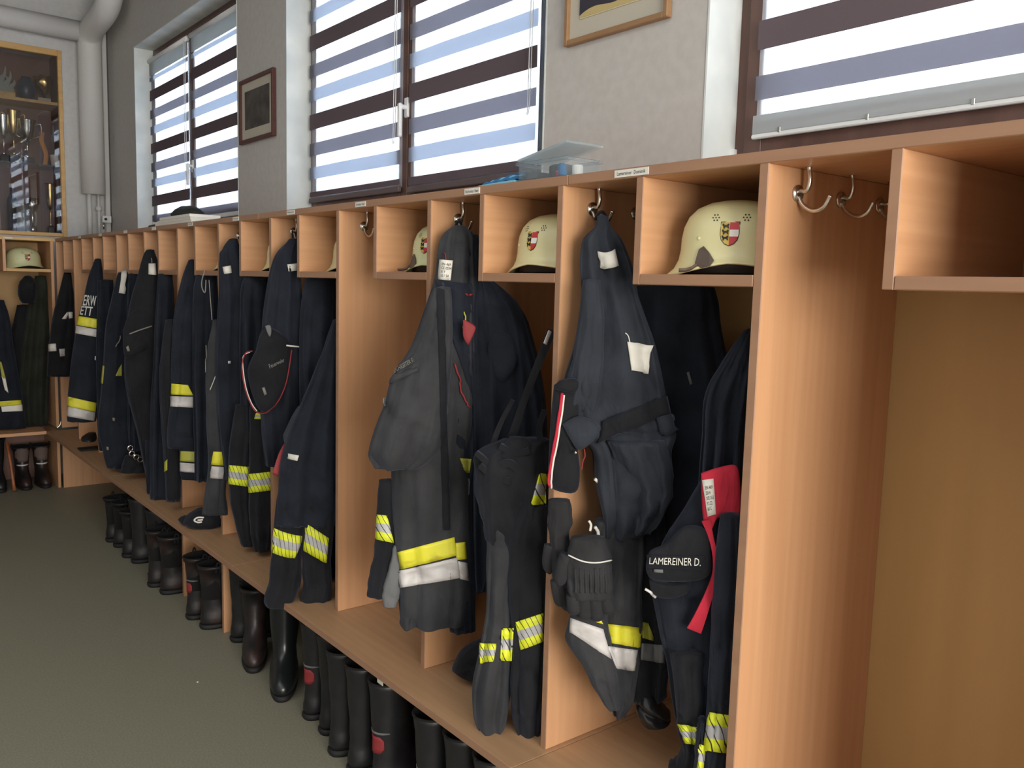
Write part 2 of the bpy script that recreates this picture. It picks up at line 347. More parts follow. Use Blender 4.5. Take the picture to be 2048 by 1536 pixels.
# ------------------------------------------------------------------ long locker row
row = empty('locker_row', (0, 3.5, 0), 'long row of open beech lockers with bench under the windows', 'locker row')
def gx(a, b): return a, b
seams = [7.07, 5.2, 3.30, 1.50, -.5]
tops = []
for i in range(len(seams)-1):
    tops.append(board('top_board', (0, seams[i+1]+.0008, ZU), (XW-.001, seams[i]-.0008, ZT), wood_h, row))
for i in range(len(seams)-1):
    board('bench_board', (-BO, seams[i+1]+.0006, ZB-BT), (DEP, (seams[i] if i else 6.955)-.0006, ZB), wood_b, row)
HX = (.092, .240, .388)
def hook_vf(x, yf, z):
    """coat hook on a face at y = yf pointing to -y: base plate, upper prong with ball, long lower bow"""
    a = lathe_vf((x, yf-.004, z), [(.016, 0), (.016, .004)], 16, 1)
    up = tube_vf(smooth_path([(x, yf-.004, z+.005), (x, yf-.020, z+.004), (x, yf-.026, z+.022), (x, yf-.022, z+.048)], 5), [.0045]*15+[.007], 8)
    lo = tube_vf(smooth_path([(x, yf-.004, z-.006), (x, yf-.014, z-.022), (x, yf-.036, z-.034), (x, yf-.058, z-.028), (x, yf-.070, z-.008)], 5), [.0042]*20+[.0055], 8)
    return join(a, up, lo)
divs = {}
for k in range(-1, 12):
    y1 = Y(k); y0 = y1-TH
    x1 = DEP
    d = board('tall_divider', (0, y0, ZB), (x1, y1, ZU), wood_v, row); divs[k] = d
    if k >= 0:
        for h in HX: mesh('coat_hook', *hook_vf(h, y0, 1.785), chrome, d, True, label='nickel coat hook')
    if k < 12 and k >= 0:
        yp = Y(k)-SP
        board('short_partition', (0, yp-TH, CB), (x1, yp, ZU), wood_x, row)
        board('cubby_shelf', (0, Y(k-1)+.0005, CB), (x1, yp-TH-.0005, CB+.022), wood_h, row)
    ylo = Y(k-1) if k > -1 else Y(k)-BW
    box('back_panel', (DEP, Y(k)-BW+.0, ZB-BT), (DEP+.008, Y(k)-.0005, ZU), back_wood, row, 0)
    box('dark_backing', (DEP, Y(k)-BW+.0, 0), (DEP+.008, Y(k)-.0005, ZB-BT-.0005), cab_in, row, 0)  # dark sheet added so the space behind the boots stays dark
for k in (0, 2, 5, 6, 8, 11):
    board('boot_divider', (0 if k != 8 else .06, Y(k)-TH, 0), (DEP-.005, Y(k), ZB-BT), wood_v, row)
# name labels stuck on the front edge of the top board
def name_label(y, w, txt, m=paper, z=ZT-.011, h=.0155):
    V, Fc = box_vf((-.0016, y-w/2, z-h/2), (-.0002, y+w/2, z+h/2), 0); mi = [0]*len(Fc)
    if txt:
        tv, tf = text_vf(txt); n = len(V)
        V = V+[(-.0020, y+w/2-w*(.08+.84*a), z-h*.24+h*.5*b) for a, b in tv]; Fc = Fc+[tuple(i+n for i in f) for f in tf]; mi += [1]*len(tf)
    t = min(tops, key=lambda o: 0 if False else abs(0))
    for i in range(len(seams)-1):
        if seams[i+1] <= y < seams[i]: t = tops[i]
    return mesh('name_label', V, Fc, [m, ink], t, mi=mi)
name_label(1.30, .098, 'Lamereiner  Dominik'); name_label(1.872, .068, 'Buchreiter Hans'); name_label(2.475, .066, 'Scheiber Karl')
for k, off in ((4, .02), (5, 0), (6, .01), (7, .02), (8, 0), (9, .01), (10, .0)): name_label(Y(k)-SP+.03+off, .066, 'Wallner Josef' if k < 7 else '')
# sills of masonry just behind the top board stay hidden; far row in the corner
far = empty('corner_locker_row', (-1.2, YF, 0), 'short beech locker row on the far wall below the trophy cabinet', 'locker row')
def fboard(name, a, b, m):
    V, Fc = box_vf(a, b, .0015); return mesh(name, V, Fc, m, far)
fx = [-.012-k*BW for k in range(0, 5)]
fboard('top_board', (fx[-1]-.02, YF, ZU), (-.001, YW-.001, ZT), oak); fboard('bench_board', (fx[-1]-.02, YF-BO, ZB-BT), (-BO-.001, YW-.01, ZB), wood_x)
for i, x in enumerate(fx):
    fboard('tall_divider', (x-TH, YF, ZB), (x, YW-.012, ZU), wood_v)
    fboard('boot_divider', (x-TH, YF, 0), (x, YW-.012, ZB-BT), wood_v)
    if i < 4:
        fboard('short_partition', (x-TH-.305, YF, CB), (x-.305, YW-.012, ZU), wood_x)
        fboard('cubby_shelf', (x-.3045, YF, CB), (x-TH-.0005, YW-.012, CB+.022), oak)
        fboard('back_panel', (x-BW, YW-.011, ZB), (x-.001, YW-.002, ZU), back_wood); fboard('dark_backing', (x-BW, YW-.011, 0), (x-.001, YW-.002, ZB-BT-.0005), cab_in)  # lower panel added in a dark tone to darken the space under the bench
        for hx in (.38, .46): mesh('coat_hook', *hook_vf(x-hx, YW-.012, 1.74), chrome, far, True)
mesh('name_label', *box_vf((-.33, YF-.0015, ZT-.016), (-.27, YF-.0002, ZT-.004)), paper, far)

# ------------------------------------------------------------------ trophy cabinet
cab = empty('trophy_cabinet', ((CX0+CX1)/2, YW, CZ0), 'built-in oak trophy cabinet with glass front in the far wall', 'cabinet')
fr = .030
V, Fc = join(box_vf((CX1-fr, YW-.018, CZ0+.001), (CX1-.001, YW+.03, CZ1-.001), .003), box_vf((CX0+.001, YW-.018, CZ0+.001), (CX0+fr, YW+.03, CZ1-.001), .003),
             box_vf((CX0+fr, YW-.018, CZ1-fr-.015), (CX1-fr, YW+.03, CZ1-.001), .003), box_vf((CX0+fr, YW-.018, CZ0+.001), (CX1-fr, YW+.03, CZ0+fr), .003))
mesh('door_frame', V, Fc, oak, cab)
box('glass_pane', (CX0+fr, YW+.004, CZ0+fr), (CX1-fr, YW+.009, CZ1-fr-.015), cabglass_m, cab, 0)
box('back_panel', (CX0+.001, YW+.34, CZ0+.001), (CX1-.001, YW+.36, CZ1-.001), cab_in, cab, 0)
box('side_panel', (CX1-.02, YW+.031, CZ0+.001), (CX1-.001, YW+.34, CZ1-.001), cab_in, cab, 0)
box('side_panel', (CX0+.001, YW+.031, CZ0+.001), (CX0+.02, YW+.34, CZ1-.001), cab_in, cab, 0)
CS = [CZ0+.02, 2.435, 2.915]
box('shelf', (CX0+.02, YW+.031, CZ0+.001), (CX1-.02, YW+.34, CS[0]), cab_in, cab, 0)
box('shelf', (CX0+.021, YW+.035, CS[1]-.012), (CX1-.021, YW+.338, CS[1]), glassy('shelf_glass', (.75, .8, .75), .2, .7, .1), cab, 0, label='glass shelf')
box('shelf', (CX0+.021, YW+.035, CS[2]-.022), (CX1-.021, YW+.338, CS[2]), oak, cab, 0, label='oak shelf')
CY = YW+.16
def place(px, s): return on(1, CY, px, 300).x
def item(name, label, px, s, cat='trophy'): return empty(name, (place(px, s), CY, CS[s]+.0005), label, cat, 'trophies and glasses in the cabinet')
def lath(n, o, prof, m, dx=0, dz=0, seg=20):
    c = ORG[o.name]+Vector((dx, 0, dz)); return mesh(n, *lathe_vf(c, prof, seg), m, o, True)
def cup(px, s, h, w, m, lab, handles=True):
    o = item('trophy_cup', lab, px, s)
    c = ORG[o.name]; mesh('plinth', *box_vf(c+Vector((-w*.3, -w*.3, 0)), c+Vector((w*.3, w*.3, h*.16)), .003), blk, o)
    lath('stem', o, [(w*.22, h*.16), (w*.05, h*.22), (w*.045, h*.38), (w*.1, h*.43), (w*.045, h*.47)], m)
    lath('bowl', o, [(w*.06, h*.47), (w*.3, h*.58), (w*.42, h*.76), (w*.5, h*.98), (w*.52, h), (w*.46, h*.985), (w*.36, h*.76), (w*.1, h*.62)], m)
    if handles:
        for sg in (-1, 1):
            P = [c+Vector((sg*w*.42, 0, h*.9)), c+Vector((sg*w*.72, 0, h*.93)), c+Vector((sg*w*.70, 0, h*.7)), c+Vector((sg*w*.34, 0, h*.6))]
            mesh('handle', *tube_vf(smooth_path(P, 6), w*.035, 8), m, o, True)
    return o
# top shelf
o = item('glass_flame_award', 'clear glass flame award on the top shelf of the trophy cabinet', 18, 2)
c = ORG[o.name]; mesh('base', *box_vf(c+Vector((-.055, -.03, 0)), c+Vector((.055, .03, .05)), .003), oak, o)
for dx, h, lean in ((-.042, .12, .0), (-.022, .19, .02), (-.002, .13, -.01), (.016, .16, .012), (.040, .10, .014)):
    P = [c+Vector((dx, 0, .05)), c+Vector((dx-.012, 0, .05+h*.4)), c+Vector((dx+.012, 0, .05+h*.7)), c+Vector((dx+lean, 0, .05+h))]
    pp = smooth_path(P, 6); mesh('flame', *tube_vf(pp, [max(.002, .022*(1-(i/len(pp))**1.6)) for i in range(len(pp))], 10, .5), crystal, o, True)
o = item('blue_vase', 'dark blue round vase on the top shelf of the cabinet', 57, 2, 'vase'); lath('body', o, [(.035, 0), (.06, .04), (.068, .09), (.058, .14), (.03, .17), (.034, .18)], blue_gl)
o = item('gold_leaf_trophy', 'gold leaf shaped trophy at the right end of the top cabinet shelf', 91, 2)
c = ORG[o.name]; mesh('base', *box_vf(c+Vector((-.045, -.03, 0)), c+Vector((.045, .03, .04)), .003), cream, o)
V, Fc = lathe_vf(c, [(.012, .04), (.016, .07), (.045, .10), (.062, .15), (.066, .19), (.05, .205), (.015, .2)], 18)
V = [tuple(Vector(v)+Vector((.012*sin(v[2]*60+v[0]*80), 0, .008*sin(v[0]*130)))) for v in V]; mesh('leaf', V, Fc, gold, o, True)
# middle shelf
cup(8, 1, .36, .09, silverm, 'silver cup at the left edge of the middle cabinet shelf', False)
cup(28, 1, .40, .11, gold, 'tall gilt cup beside the silver cup on the middle shelf')
cup(55, 1, .34, .135, silverm, 'wide two-handled silver cup on the middle cabinet shelf')
o = item('orange_ribbon', 'orange ribbon award standing beside the wide silver cup', 88, 1, 'ribbon'); c = ORG[o.name]
P = [c+Vector((.01, .05, .002)), c+Vector((.022, .05, .10)), c+Vector((-.006, .05, .20)), c+Vector((.0, .05, .27))]; mesh('band', *tube_vf(smooth_path(P, 6), .018, 10, .3), orange_m, o, True)
o = item('white_mug', 'small pale mug at the right end of the middle cabinet shelf', 112, 1, 'mug'); lath('body', o, [(.034, 0), (.046, .09), (.043, .095), (.035, .02)], white_p)
o = item('glass_column_award', 'slim glass column award behind the pale mug', 116, 1); c = ORG[o.name]; o.location.y += .11; mesh('column', *box_vf(c+Vector((-.02, -.02, 0)), c+Vector((.02, .02, .34)), .004), crystal, o)
# bottom shelf
o = item('black_bottle', 'black bottle with pale cap on the bottom cabinet shelf', 20, 0, 'bottle'); lath('body', o, [(.036, 0), (.038, .24), (.016, .30), (.014, .345)], blk); lath('cap', o, [(.017, .345), (.017, .375)], white_p)
o = item('beer_mug', 'clear glass beer mug on the bottom cabinet shelf', 38, 0, 'mug'); lath('body', o, [(.05, 0), (.046, .03), (.05, .22), (.046, .22), (.04, .02)], crystal)
c = ORG[o.name]; mesh('handle', *tube_vf(smooth_path([c+Vector((.045, 0, .19)), c+Vector((.095, 0, .17)), c+Vector((.095, 0, .07)), c+Vector((.045, 0, .04))], 6), .008, 8), crystal, o, True)
o = item('small_silver_trophy', 'small silver figure trophy between beer mug and gold cup', 60, 0); lath('body', o, [(.03, 0), (.03, .05), (.012, .07), (.012, .16), (.04, .2), (.045, .27), (.03, .28)], silverm)
cup(97, 0, .40, .075, gold, 'slender gold cup on the bottom shelf near the glass column', False)
o = item('glass_vase', 'tall clear glass vase at the right end of the bottom cabinet shelf', 120, 0, 'vase'); lath('body', o, [(.034, 0), (.034, .46), (.030, .46), (.028, .02)], crystal)

# ------------------------------------------------------------------ pipes in the corner
PX, PY = .353, 7.44; rp = .085
duct = empty('insulated_duct', (PX, PY, 2.23), 'thick grey insulated duct rising in the far corner', 'duct')
P2 = on(0, .36, 212, 18)
V, Fc = join(tube_vf([(PX, PY, 2.225), (PX, PY, 3.36), (PX+.003, PY-.012, 3.42), (PX+.005, PY-.05, 3.48)] , rp, 24),
             tube_vf(smooth_path([(PX, PY, 3.38), (PX+.0, PY-.10, 3.45), (P2.x, P2.y, P2.z), (P2.x+.01, P2.y-.10, P2.z+.12), (P2.x+.01, P2.y-.12, ZC-.002)], 6), rp*1.03, 24))
mesh('riser', V, Fc, pipe_m, duct, True)
mesh('branch', *tube_vf([(PX, PY, 3.44), (-.5, PY+.01, 3.455), (-3.6, PY+.01, 3.5)], .075, 24), pipe_m, duct, True)
o = mesh('heating_pipe', *tube_vf([(.325, 7.46, 2.235), (.325, 7.46, ZT+.001)], .017, 14), pipe_m, smooth=True, origin=(.325, 7.46, ZT)); tag(o, 'thick bare pipe coming down below the duct in the corner', 'pipe')
o = mesh('heating_pipe', *join(tube_vf([(.395, 7.47, 2.235), (.395, 7.47, ZT+.001)], .011, 12), lathe_vf((.395, 7.47, 2.10), [(.02, 0), (.024, .02), (.02, .04)], 12)), pipe_m, smooth=True, origin=(.395, 7.47, ZT)); tag(o, 'thin bare pipe beside the thicker one below the duct', 'pipe')
o = mesh('corner_conduit', *box_vf((.455, 7.50, ZT+.001), (.490, 7.555, 3.5), .004), pipe_m, origin=(.47, 7.53, ZT)); tag(o, 'flat grey conduit running up the far room corner', 'conduit')
o = empty('thermostat_valve', (.43, 7.44, 2.03), 'white valve head on the thin pipe in the corner', 'valve')
mesh('housing', *box_vf((.41, 7.42, 2.01), (.475, 7.458, 2.065), .004), white_pl, o); mesh('dial', *lathe_vf((.43, 7.405, 2.037), [(.010, 0), (.010, .015)], 12, 1), blk, o)
mesh('spindle', *tube_vf([(.42, 7.44, 2.01), (.42, 7.44, 1.96)], .006, 8), chrome, o, True)
o = mesh('ceiling_sensor', *lathe_vf((.02, 6.9, ZC-.035), [(.03, 0), (.05, .012), (.055, .034)], 20), white_pl, smooth=True, origin=(.02, 6.9, ZC-.035)); tag(o, 'small round white sensor on the ceiling near the duct', 'sensor')

# ------------------------------------------------------------------ pictures
def picture(name, y0, y1, z0, z1, label, fm, fw, matw, art):
    o = empty(name, (XW, (y0+y1)/2, z0), label, 'picture')
    x0, x1 = XW-.022, XW-.001
    mesh('frame', *join(box_vf((x0, y0, z0), (x1, y0+fw, z1), .002), box_vf((x0, y1-fw, z0), (x1, y1, z1), .002), box_vf((x0, y0+fw, z0), (x1, y1-fw, z0+fw), .002), box_vf((x0, y0+fw, z1-fw), (x1, y1-fw, z1), .002)), fm, o)
    mesh('mat_board', *box_vf((XW-.010, y0+fw, z0+fw), (XW-.006, y1-fw, z1-fw)), cream, o)
    art(o, y0+fw+matw, y1-fw-matw, z0+fw+matw*1.15, z1-fw-matw)
    return o
picture('framed_print', 4.279, 4.733, 2.325, 2.660, 'small dark print in dark brown frame between the two farther windows', frame_brown, .020, .045,
        lambda o, a, b, c, d: mesh('print', *box_vf((XW-.0125, a, c), (XW-.010, b, d)), print_d, o))
def art2(o, a, b, c, d):
    mesh('print', *box_vf((XW-.0125, a, c), (XW-.010, b, d)), print_c, o)
    n = 14; V = []; h = d-c
    for x in (XW-.0145, XW-.0125):
        for i in range(n+1):
            t = i/n; y = b-(b-a)*t; V.append((x, y, c+h*(.030+.075*t+.02*sin(t*9))))
        for i in range(n+1):
            t = i/n; y = b-(b-a)*t; V.append((x, y, d-h*.1))
    m = n+1; Fc = []
    for i in range(n): Fc += [(i, i+1, m+i+1, m+i), (2*m+i, 3*m+i, 3*m+i+1, 2*m+i+1), (i, 2*m+i, 2*m+i+1, i+1)]
    mesh('dark_shape', V, Fc, print_k, o)
    mesh('straw_shape', *box_vf((XW-.0135, a+.004, c+.004), (XW-.0125, b-.004, c+h*.16)), print_y, o)
picture('framed_picture', 1.655, 2.075, 2.335, 2.86, 'large picture in light oak frame between the middle and nearest windows', wood('oak_frame', (.27, .15, .07), (.34, .2, .1), (5, 5, 30)), .016, .046, art2)
#PART2
# ------------------------------------------------------------------ garments
def cat_rom(rows, n):
    out = []
    for i in range(len(rows)-1):
        a, b, c, d = rows[max(i-1, 0)], rows[i], rows[i+1], rows[min(i+2, len(rows)-1)]
        for j in range(n):
            t = j/n
            out.append([.5*((2*q)+(r-p)*t+(2*p-5*q+4*r-s)*t*t+(3*q-p-3*r+s)*t**3) for p, q, r, s in zip(a, b, c, d)])
    out.append(list(rows[-1])); return out
BV = {}
def loft(name, parent, rows, m, anchor, d=.07, amp=.010, kf=5, seed=0, sub=6, seg=64, hem=True, wr=.006, sq=.85, label=None, lean=0, az=None):
    """hanging cloth: rows = (y, x_left, x_right[, depth]) or (yl, xl, yr, xr, depth) along its outline as seen in the photo,
    laid on the upright plane through the anchor; depth = half thickness in metres"""
    A = Vector((anchor[0], anchor[1], 0)); nv = (A-Vector((CAM.x, CAM.y, 0))).normalized()
    if az is not None: nv = Vector((sin(az), cos(az), 0))
    rnd = random.Random(seed*7+3); ph = [rnd.uniform(0, 6.28) for _ in range(8)]
    RR = []
    for r in rows:
        r = list(r)
        if len(r) == 3: r = [r[0], r[1], r[0], r[2], d]
        elif len(r) == 4 and r[3] < 1: r = [r[0], r[1], r[0], r[2], r[3]]
        elif len(r) == 4: r = r+[d]
        yl, xl, yr, xr, dd = r
        P = []
        for x, y in ((xl, yl), (xr, yr)):
            dr = ray(x, y); t = (A-CAM).dot(nv)/dr.dot(nv); P.append(CAM+dr*t)
        RR.append([*P[0], *P[1], dd, .5*(yl+yr)])
    RR = cat_rom(RR, sub); n = len(RR); V = []
    for i, q in enumerate(RR):
        t = i/(n-1); Lp = Vector(q[:3]); Rp = Vector(q[3:6]); c = (Lp+Rp)/2; a = (Rp-Lp)/2; dd = q[6]; c = c+nv*lean*t
        ah = a.normalized() if a.length > 1e-6 else Vector((1, 0, 0))
        for j in range(seg):
            th = 2*pi*j/seg; cs, sn = cos(th), sin(th)
            ex = math.copysign(abs(cs)**sq, cs); ey = math.copysign(abs(sn)**sq, sn)
            P = c+a*ex+nv*dd*ey
            w = .2*sin(kf*th+ph[0]+2.2*t)+.35*sin((kf+3)*th+ph[1]-3*t)+.22*sin((2*kf+3)*th+ph[2]+4*t)
            w += .8*(1-2*abs(sin((kf*.5+1)*th*1.0+ph[3]+1.1*t)))**3
            tp = min(1, dd/.05)**1.5; k = amp*1.45*(.4+.5*t)*abs(sn)**.7*tp
            nz = noise.noise(Vector((P.x*9+seed, P.y*9, P.z*3.5)))*.6+(1-2*abs(noise.noise(Vector((P.x*7-seed, P.y*7, P.z*9+seed)))))*.4
            fd = noise.noise(Vector((P.x*5+P.z*4+seed*3, P.y*5-P.z*3, P.z*6))); fd = (1-2*abs(fd))**5
            P = P+nv*(w*k)+nv*(nz*wr*2.0+fd*.019*min(1, wr/.006))*abs(sn)**.5*tp+ah*noise.noise(Vector((seed*1.7, t*9, ex*2)))*wr*.7
            V.append(P)
    Fc = []
    for i in range(n-1):
        for j in range(seg): Fc.append((i*seg+j, (i+1)*seg+j, (i+1)*seg+(j+1) % seg, i*seg+(j+1) % seg))
    ct = sum(V[:seg], Vector())/seg+Vector((0, 0, .004)); V.append(ct); Fc += [(j, (j+1) % seg, len(V)-1) for j in range(seg)]
    base = (n-1)*seg; cb = sum(V[base:base+seg], Vector())/seg
    if hem:
        k0 = len(V)
        for j in range(seg): V.append(cb+(V[base+j]-cb)*.86+Vector((0, 0, .004)))
        for j in range(seg): V.append(cb+(V[base+j]-cb)*.80+Vector((0, 0, .035)))
        for j in range(seg):
            j2 = (j+1) % seg
            Fc += [(base+j, k0+j, k0+j2, base+j2), (k0+j, k0+seg+j, k0+seg+j2, k0+j2)]
        V.append(cb+Vector((0, 0, .04))); Fc += [(k0+seg+j, len(V)-1, k0+seg+(j+1) % seg) for j in range(seg)]
    else:
        V.append(cb); Fc += [(base+j, len(V)-1, base+(j+1) % seg) for j in range(seg)]
    o = mesh(name, V, Fc, m, parent, True, label)
    BV[o.name] = (BVHTree.FromPolygons([tuple(v) for v in V], Fc), A, nv, d)
    return o
def hit(px, py, tgt, cen=None, off=.003):
    for k in range(14):
        x, y = px, py
        if cen: x = px+(cen[0]-px)*k*.07; y = py+(cen[1]-py)*k*.07
        d = ray(x, y); best = None
        for t in tgt:
            loc, nn, i, ds = BV[t.name][0].ray_cast(CAM, d)
            if loc is not None and (best is None or ds < best[2]): best = (loc, nn, ds)
        if best:
            nn = best[1] if best[1].dot(d) < 0 else -best[1]
            nn = (nn - d*.8).normalized(); return best[0]+nn*off, nn
        if not cen: break
    _, A, nv, dd = BV[tgt[0].name]; d = ray(px, py); t = (A-nv*dd-CAM).dot(nv)/d.dot(nv); return CAM+d*t, -nv
def decal(name, parent, tgt, quad, m, off=.005, nu=14, nv_=5, label=None, curve=0, th=.0025):
    """thin piece sewn on the cloth: four outline corners TL, TR, BR, BL"""
    tgt = tgt if isinstance(tgt, (list, tuple)) else [tgt]
    TL, TR, BR, BL = quad; cen = (sum(q[0] for q in quad)/4, sum(q[1] for q in quad)/4)
    f, b, uv = [], [], []
    h = math.hypot(TL[0]-BL[0], TL[1]-BL[1]); w = math.hypot(TL[0]-TR[0], TL[1]-TR[1])
    for j in range(nv_+1):
        for i in range(nu+1):
            u, v = i/nu, j/nv_
            x = (TL[0]*(1-u)+TR[0]*u)*(1-v)+(BL[0]*(1-u)+BR[0]*u)*v; y = (TL[1]*(1-u)+TR[1]*u)*(1-v)+(BL[1]*(1-u)+BR[1]*u)*v+curve*4*u*(1-u)
            P, nn = hit(x, y, tgt, cen, off); f.append(P); b.append(P-nn*(th+off*.5)); uv.append((u*w/max(h, 1), 1-v))
    n = len(f); V = f+b; Fc = []; W_ = nu+1
    for j in range(nv_):
        for i in range(nu):
            a = j*W_+i; Fc.append((a, a+W_, a+W_+1, a+1)); Fc.append((n+a, n+a+1, n+a+W_+1, n+a+W_))
    rim = [i for i in range(W_)]+[j*W_+nu for j in range(1, nv_+1)]+[nv_*W_+i for i in range(nu-1, -1, -1)]+[j*W_ for j in range(nv_-1, 0, -1)]
    for q in range(len(rim)):
        a, c = rim[q], rim[(q+1) % len(rim)]; Fc.append((a, c, c+n, a+n))
    o = mesh(name, V, Fc, m, parent, False, label, uv+uv)
    for p in o.data.polygons: p.use_smooth = True
    BV[o.name] = (BVHTree.FromPolygons([tuple(v) for v in V], Fc), BV[tgt[0].name][1], BV[tgt[0].name][2], BV[tgt[0].name][3])
    return o
def lettering(parent, tgt, quad, s, m=letter_m, off=.002, bold=False, name='lettering'):
    tgt = tgt if isinstance(tgt, (list, tuple)) else [tgt]
    tv, tf = text_vf(s, bold); TL, TR, BR, BL = quad; cen = (sum(q[0] for q in quad)/4, sum(q[1] for q in quad)/4); V = []
    for u, v in tv:
        v = 1-v; x = (TL[0]*(1-u)+TR[0]*u)*(1-v)+(BL[0]*(1-u)+BR[0]*u)*v; y = (TL[1]*(1-u)+TR[1]*u)*(1-v)+(BL[1]*(1-u)+BR[1]*u)*v
        V.append(hit(x, y, tgt, cen, off)[0])
    return mesh(name, V, tf, m, parent)
def line(name, parent, tgt, pts, r, m, off=.003, k=5, label=None, flat=1):
    tgt = tgt if isinstance(tgt, (list, tuple)) else [tgt]
    P2_ = smooth_path([(x, y, 0) for x, y in pts], k); P = [hit(p.x, p.y, tgt, None, off)[0] for p in P2_]
    # remove depth jumps
    dist = [(p-CAM).length for p in P]; med = []
    for i in range(len(P)): s = sorted(dist[max(0, i-3):i+4]); med.append(s[len(s)//2])
    Q = [CAM+(p-CAM).normalized()*mm for p, mm in zip(P, med)]
    return mesh(name, *tube_vf(Q, r, 8, flat), m, parent, True, label)
def shape(name, parent, pts, anchor, m, th=.02, label=None, puff=.6):
    """soft flat piece (flap, bag, glove cuff) from an outline on the upright plane through the anchor, with real thickness"""
    A = Vector((anchor[0], anchor[1], 0)); nv = (A-Vector((CAM.x, CAM.y, 0))).normalized()
    pp = [(p.x, p.y) for p in smooth_path([(x, y, 0) for x, y in list(pts)+[pts[0]]], 4)][:-1]
    cx = sum(p[0] for p in pp)/len(pp); cy = sum(p[1] for p in pp)/len(pp); n = len(pp); V = []
    def at_(x, y, o): d = ray(x, y); t = (A-CAM).dot(nv)/d.dot(nv); return CAM+d*t+nv*o
    lev = [(1, 0), (.97, -.5), (.86, -.85), (.6, -1.0), (.3, -1.03)]
    for s, o in lev: V += [at_(cx+(x-cx)*s, cy+(y-cy)*s, o*th+noise.noise(Vector((x*.02, y*.02, s*2)))*th*.25*(1 if s < 1 else 0)) for x, y in pp]
    V.append(at_(cx, cy, -1.03*th)); cf = len(V)-1
    kb = len(V)
    for s, o in lev[1:]: V += [at_(cx+(x-cx)*s, cy+(y-cy)*s, -o*th) for x, y in pp]
    V.append(at_(cx, cy, th*1.03)); cbk = len(V)-1
    Fc = []
    for l in range(len(lev)-1):
        for j in range(n): Fc.append((l*n+j, (l+1)*n+j, (l+1)*n+(j+1) % n, l*n+(j+1) % n))
    for j in range(n): Fc.append(((len(lev)-1)*n+j, cf, (len(lev)-1)*n+(j+1) % n))
    idx = [list(range(n))]+[[kb+l*n+j for j in range(n)] for l in range(len(lev)-1)]
    for l in range(len(idx)-1):
        for j in range(n): Fc.append((idx[l][j], idx[l][(j+1) % n], idx[l+1][(j+1) % n], idx[l+1][j]))
    for j in range(n): Fc.append((idx[-1][j], idx[-1][(j+1) % n], cbk))
    o = mesh(name, V, Fc, m, parent, True, label); BV[o.name] = (BVHTree.FromPolygons([tuple(v) for v in V], Fc), A, nv, th); return o
def garment(name, label, cat, anchor, z=.9, group=None): return empty(name, (anchor[0], anchor[1], z), label, cat, group)
GR = 'fire service clothing hanging in the lockers'

# ---- bay 1 (nearest filled bay): dark back coats
a = (.33, 1.28)
g = garment('hanging_coat', 'very dark navy coat filling the rear of the bay behind the name-strip jacket', 'coat', a, group=GR)
b0 = loft('body', g, [(572, 1272, 1425, .04), (600, 1262, 1436, .05), (700, 1250, 1450, .05), (850, 1245, 1478, .05), (1000, 1240, 1480, .05), (1300, 1265, 1475, .05)], navy, a, seed=1, amp=.016)
decal('paper_tag', g, b0, [(1373, 745), (1379, 743), (1385, 768), (1380, 770)], knit, nu=2, nv_=2)
a = (.12, 1.155)
g = garment('hanging_jacket', 'dark blue jacket hung against the near side of the bay above the red collar', 'jacket', a, group=GR)
b1 = loft('body', g, [(660, 1490, 1508, .02), (730, 1440, 1508, .035), (800, 1408, 1500, .045), (950, 1398, 1490, .05), (1120, 1395, 1480, .05)], navy, a, seed=2, amp=.02, kf=7)

# ---- bay 1: slate overjacket hanging from the front hook
a = (.075, 1.405)
g = garment('overjacket', 'slate overjacket on the front hook with two white tags and soiled warning stripes', 'jacket', a, group=GR)
ov = loft('body', g, [(432, 1193, 1214, .008), (455, 1186, 1226, .02), (480, 1163, 1243, .035), (520, 1160, 1262, .04), (590, 1163, 1276, .045), (680, 1150, 1306, .05), (760, 1128, 1326, .05),
      (830, 1128, 1338, .05), (865, 1150, 1350, .05), (900, 1180, 1340, .055), (960, 1188, 1345, .065), (1030, 1200, 1318, .06), (1065, 1205, 1292, .05)], slate, a, seed=11, amp=.024, kf=5, sub=7, wr=.010)
loop = mesh('hanging_loop', *tube_vf(smooth_path([on(1, 1.46, 1190, 440), on(1, 1.455, 1196, 428), on(1, 1.45, 1204, 424), on(1, 1.455, 1210, 430), on(1, 1.46, 1212, 444)], 5), .004, 8), black, g, True)
loft('sleeve', g, [(560, 1165, 1200, .02), (680, 1152, 1208, .03), (780, 1130, 1205, .035), (850, 1130, 1188, .03), (882, 1165, 1178, .012)], slate, (.045, 1.39), seed=12, amp=.012, kf=4, wr=.006)
fl = shape('front_flap', g, [(1124, 848), (1158, 832), (1200, 852), (1186, 882), (1158, 900), (1140, 878)], (.0, 1.375), slate, .012)
bel = decal('belt_strap', g, ov, [(1206, 842), (1334, 790), (1342, 826), (1196, 886)], black, .010, 14, 3, th=.006)
tb = decal('belt_tab', g, ov, [(1312, 836), (1344, 826), (1352, 862), (1324, 872)], slate, .012, 5, 3, th=.005)
hem_ = loft('hem', g, [(880, 1212, 1330, .05), (950, 1250, 1346, .06), (1010, 1272, 1338, .055), (1060, 1262, 1300, .04)], slate, (.06, 1.385), seed=15, amp=.02, kf=3, wr=.012)
t1 = decal('white_tag', g, ov, [(1197, 502), (1228, 500), (1236, 532), (1198, 536)], paper, .008, 5, 3, curve=3)
t2 = decal('white_label', g, [ov], [(1254, 683), (1304, 691), (1297, 747), (1262, 741)], paper, .007, 5, 4)
line('label_string', g, [ov], [(1250, 666), (1256, 672), (1259, 684)], .0012, paper)
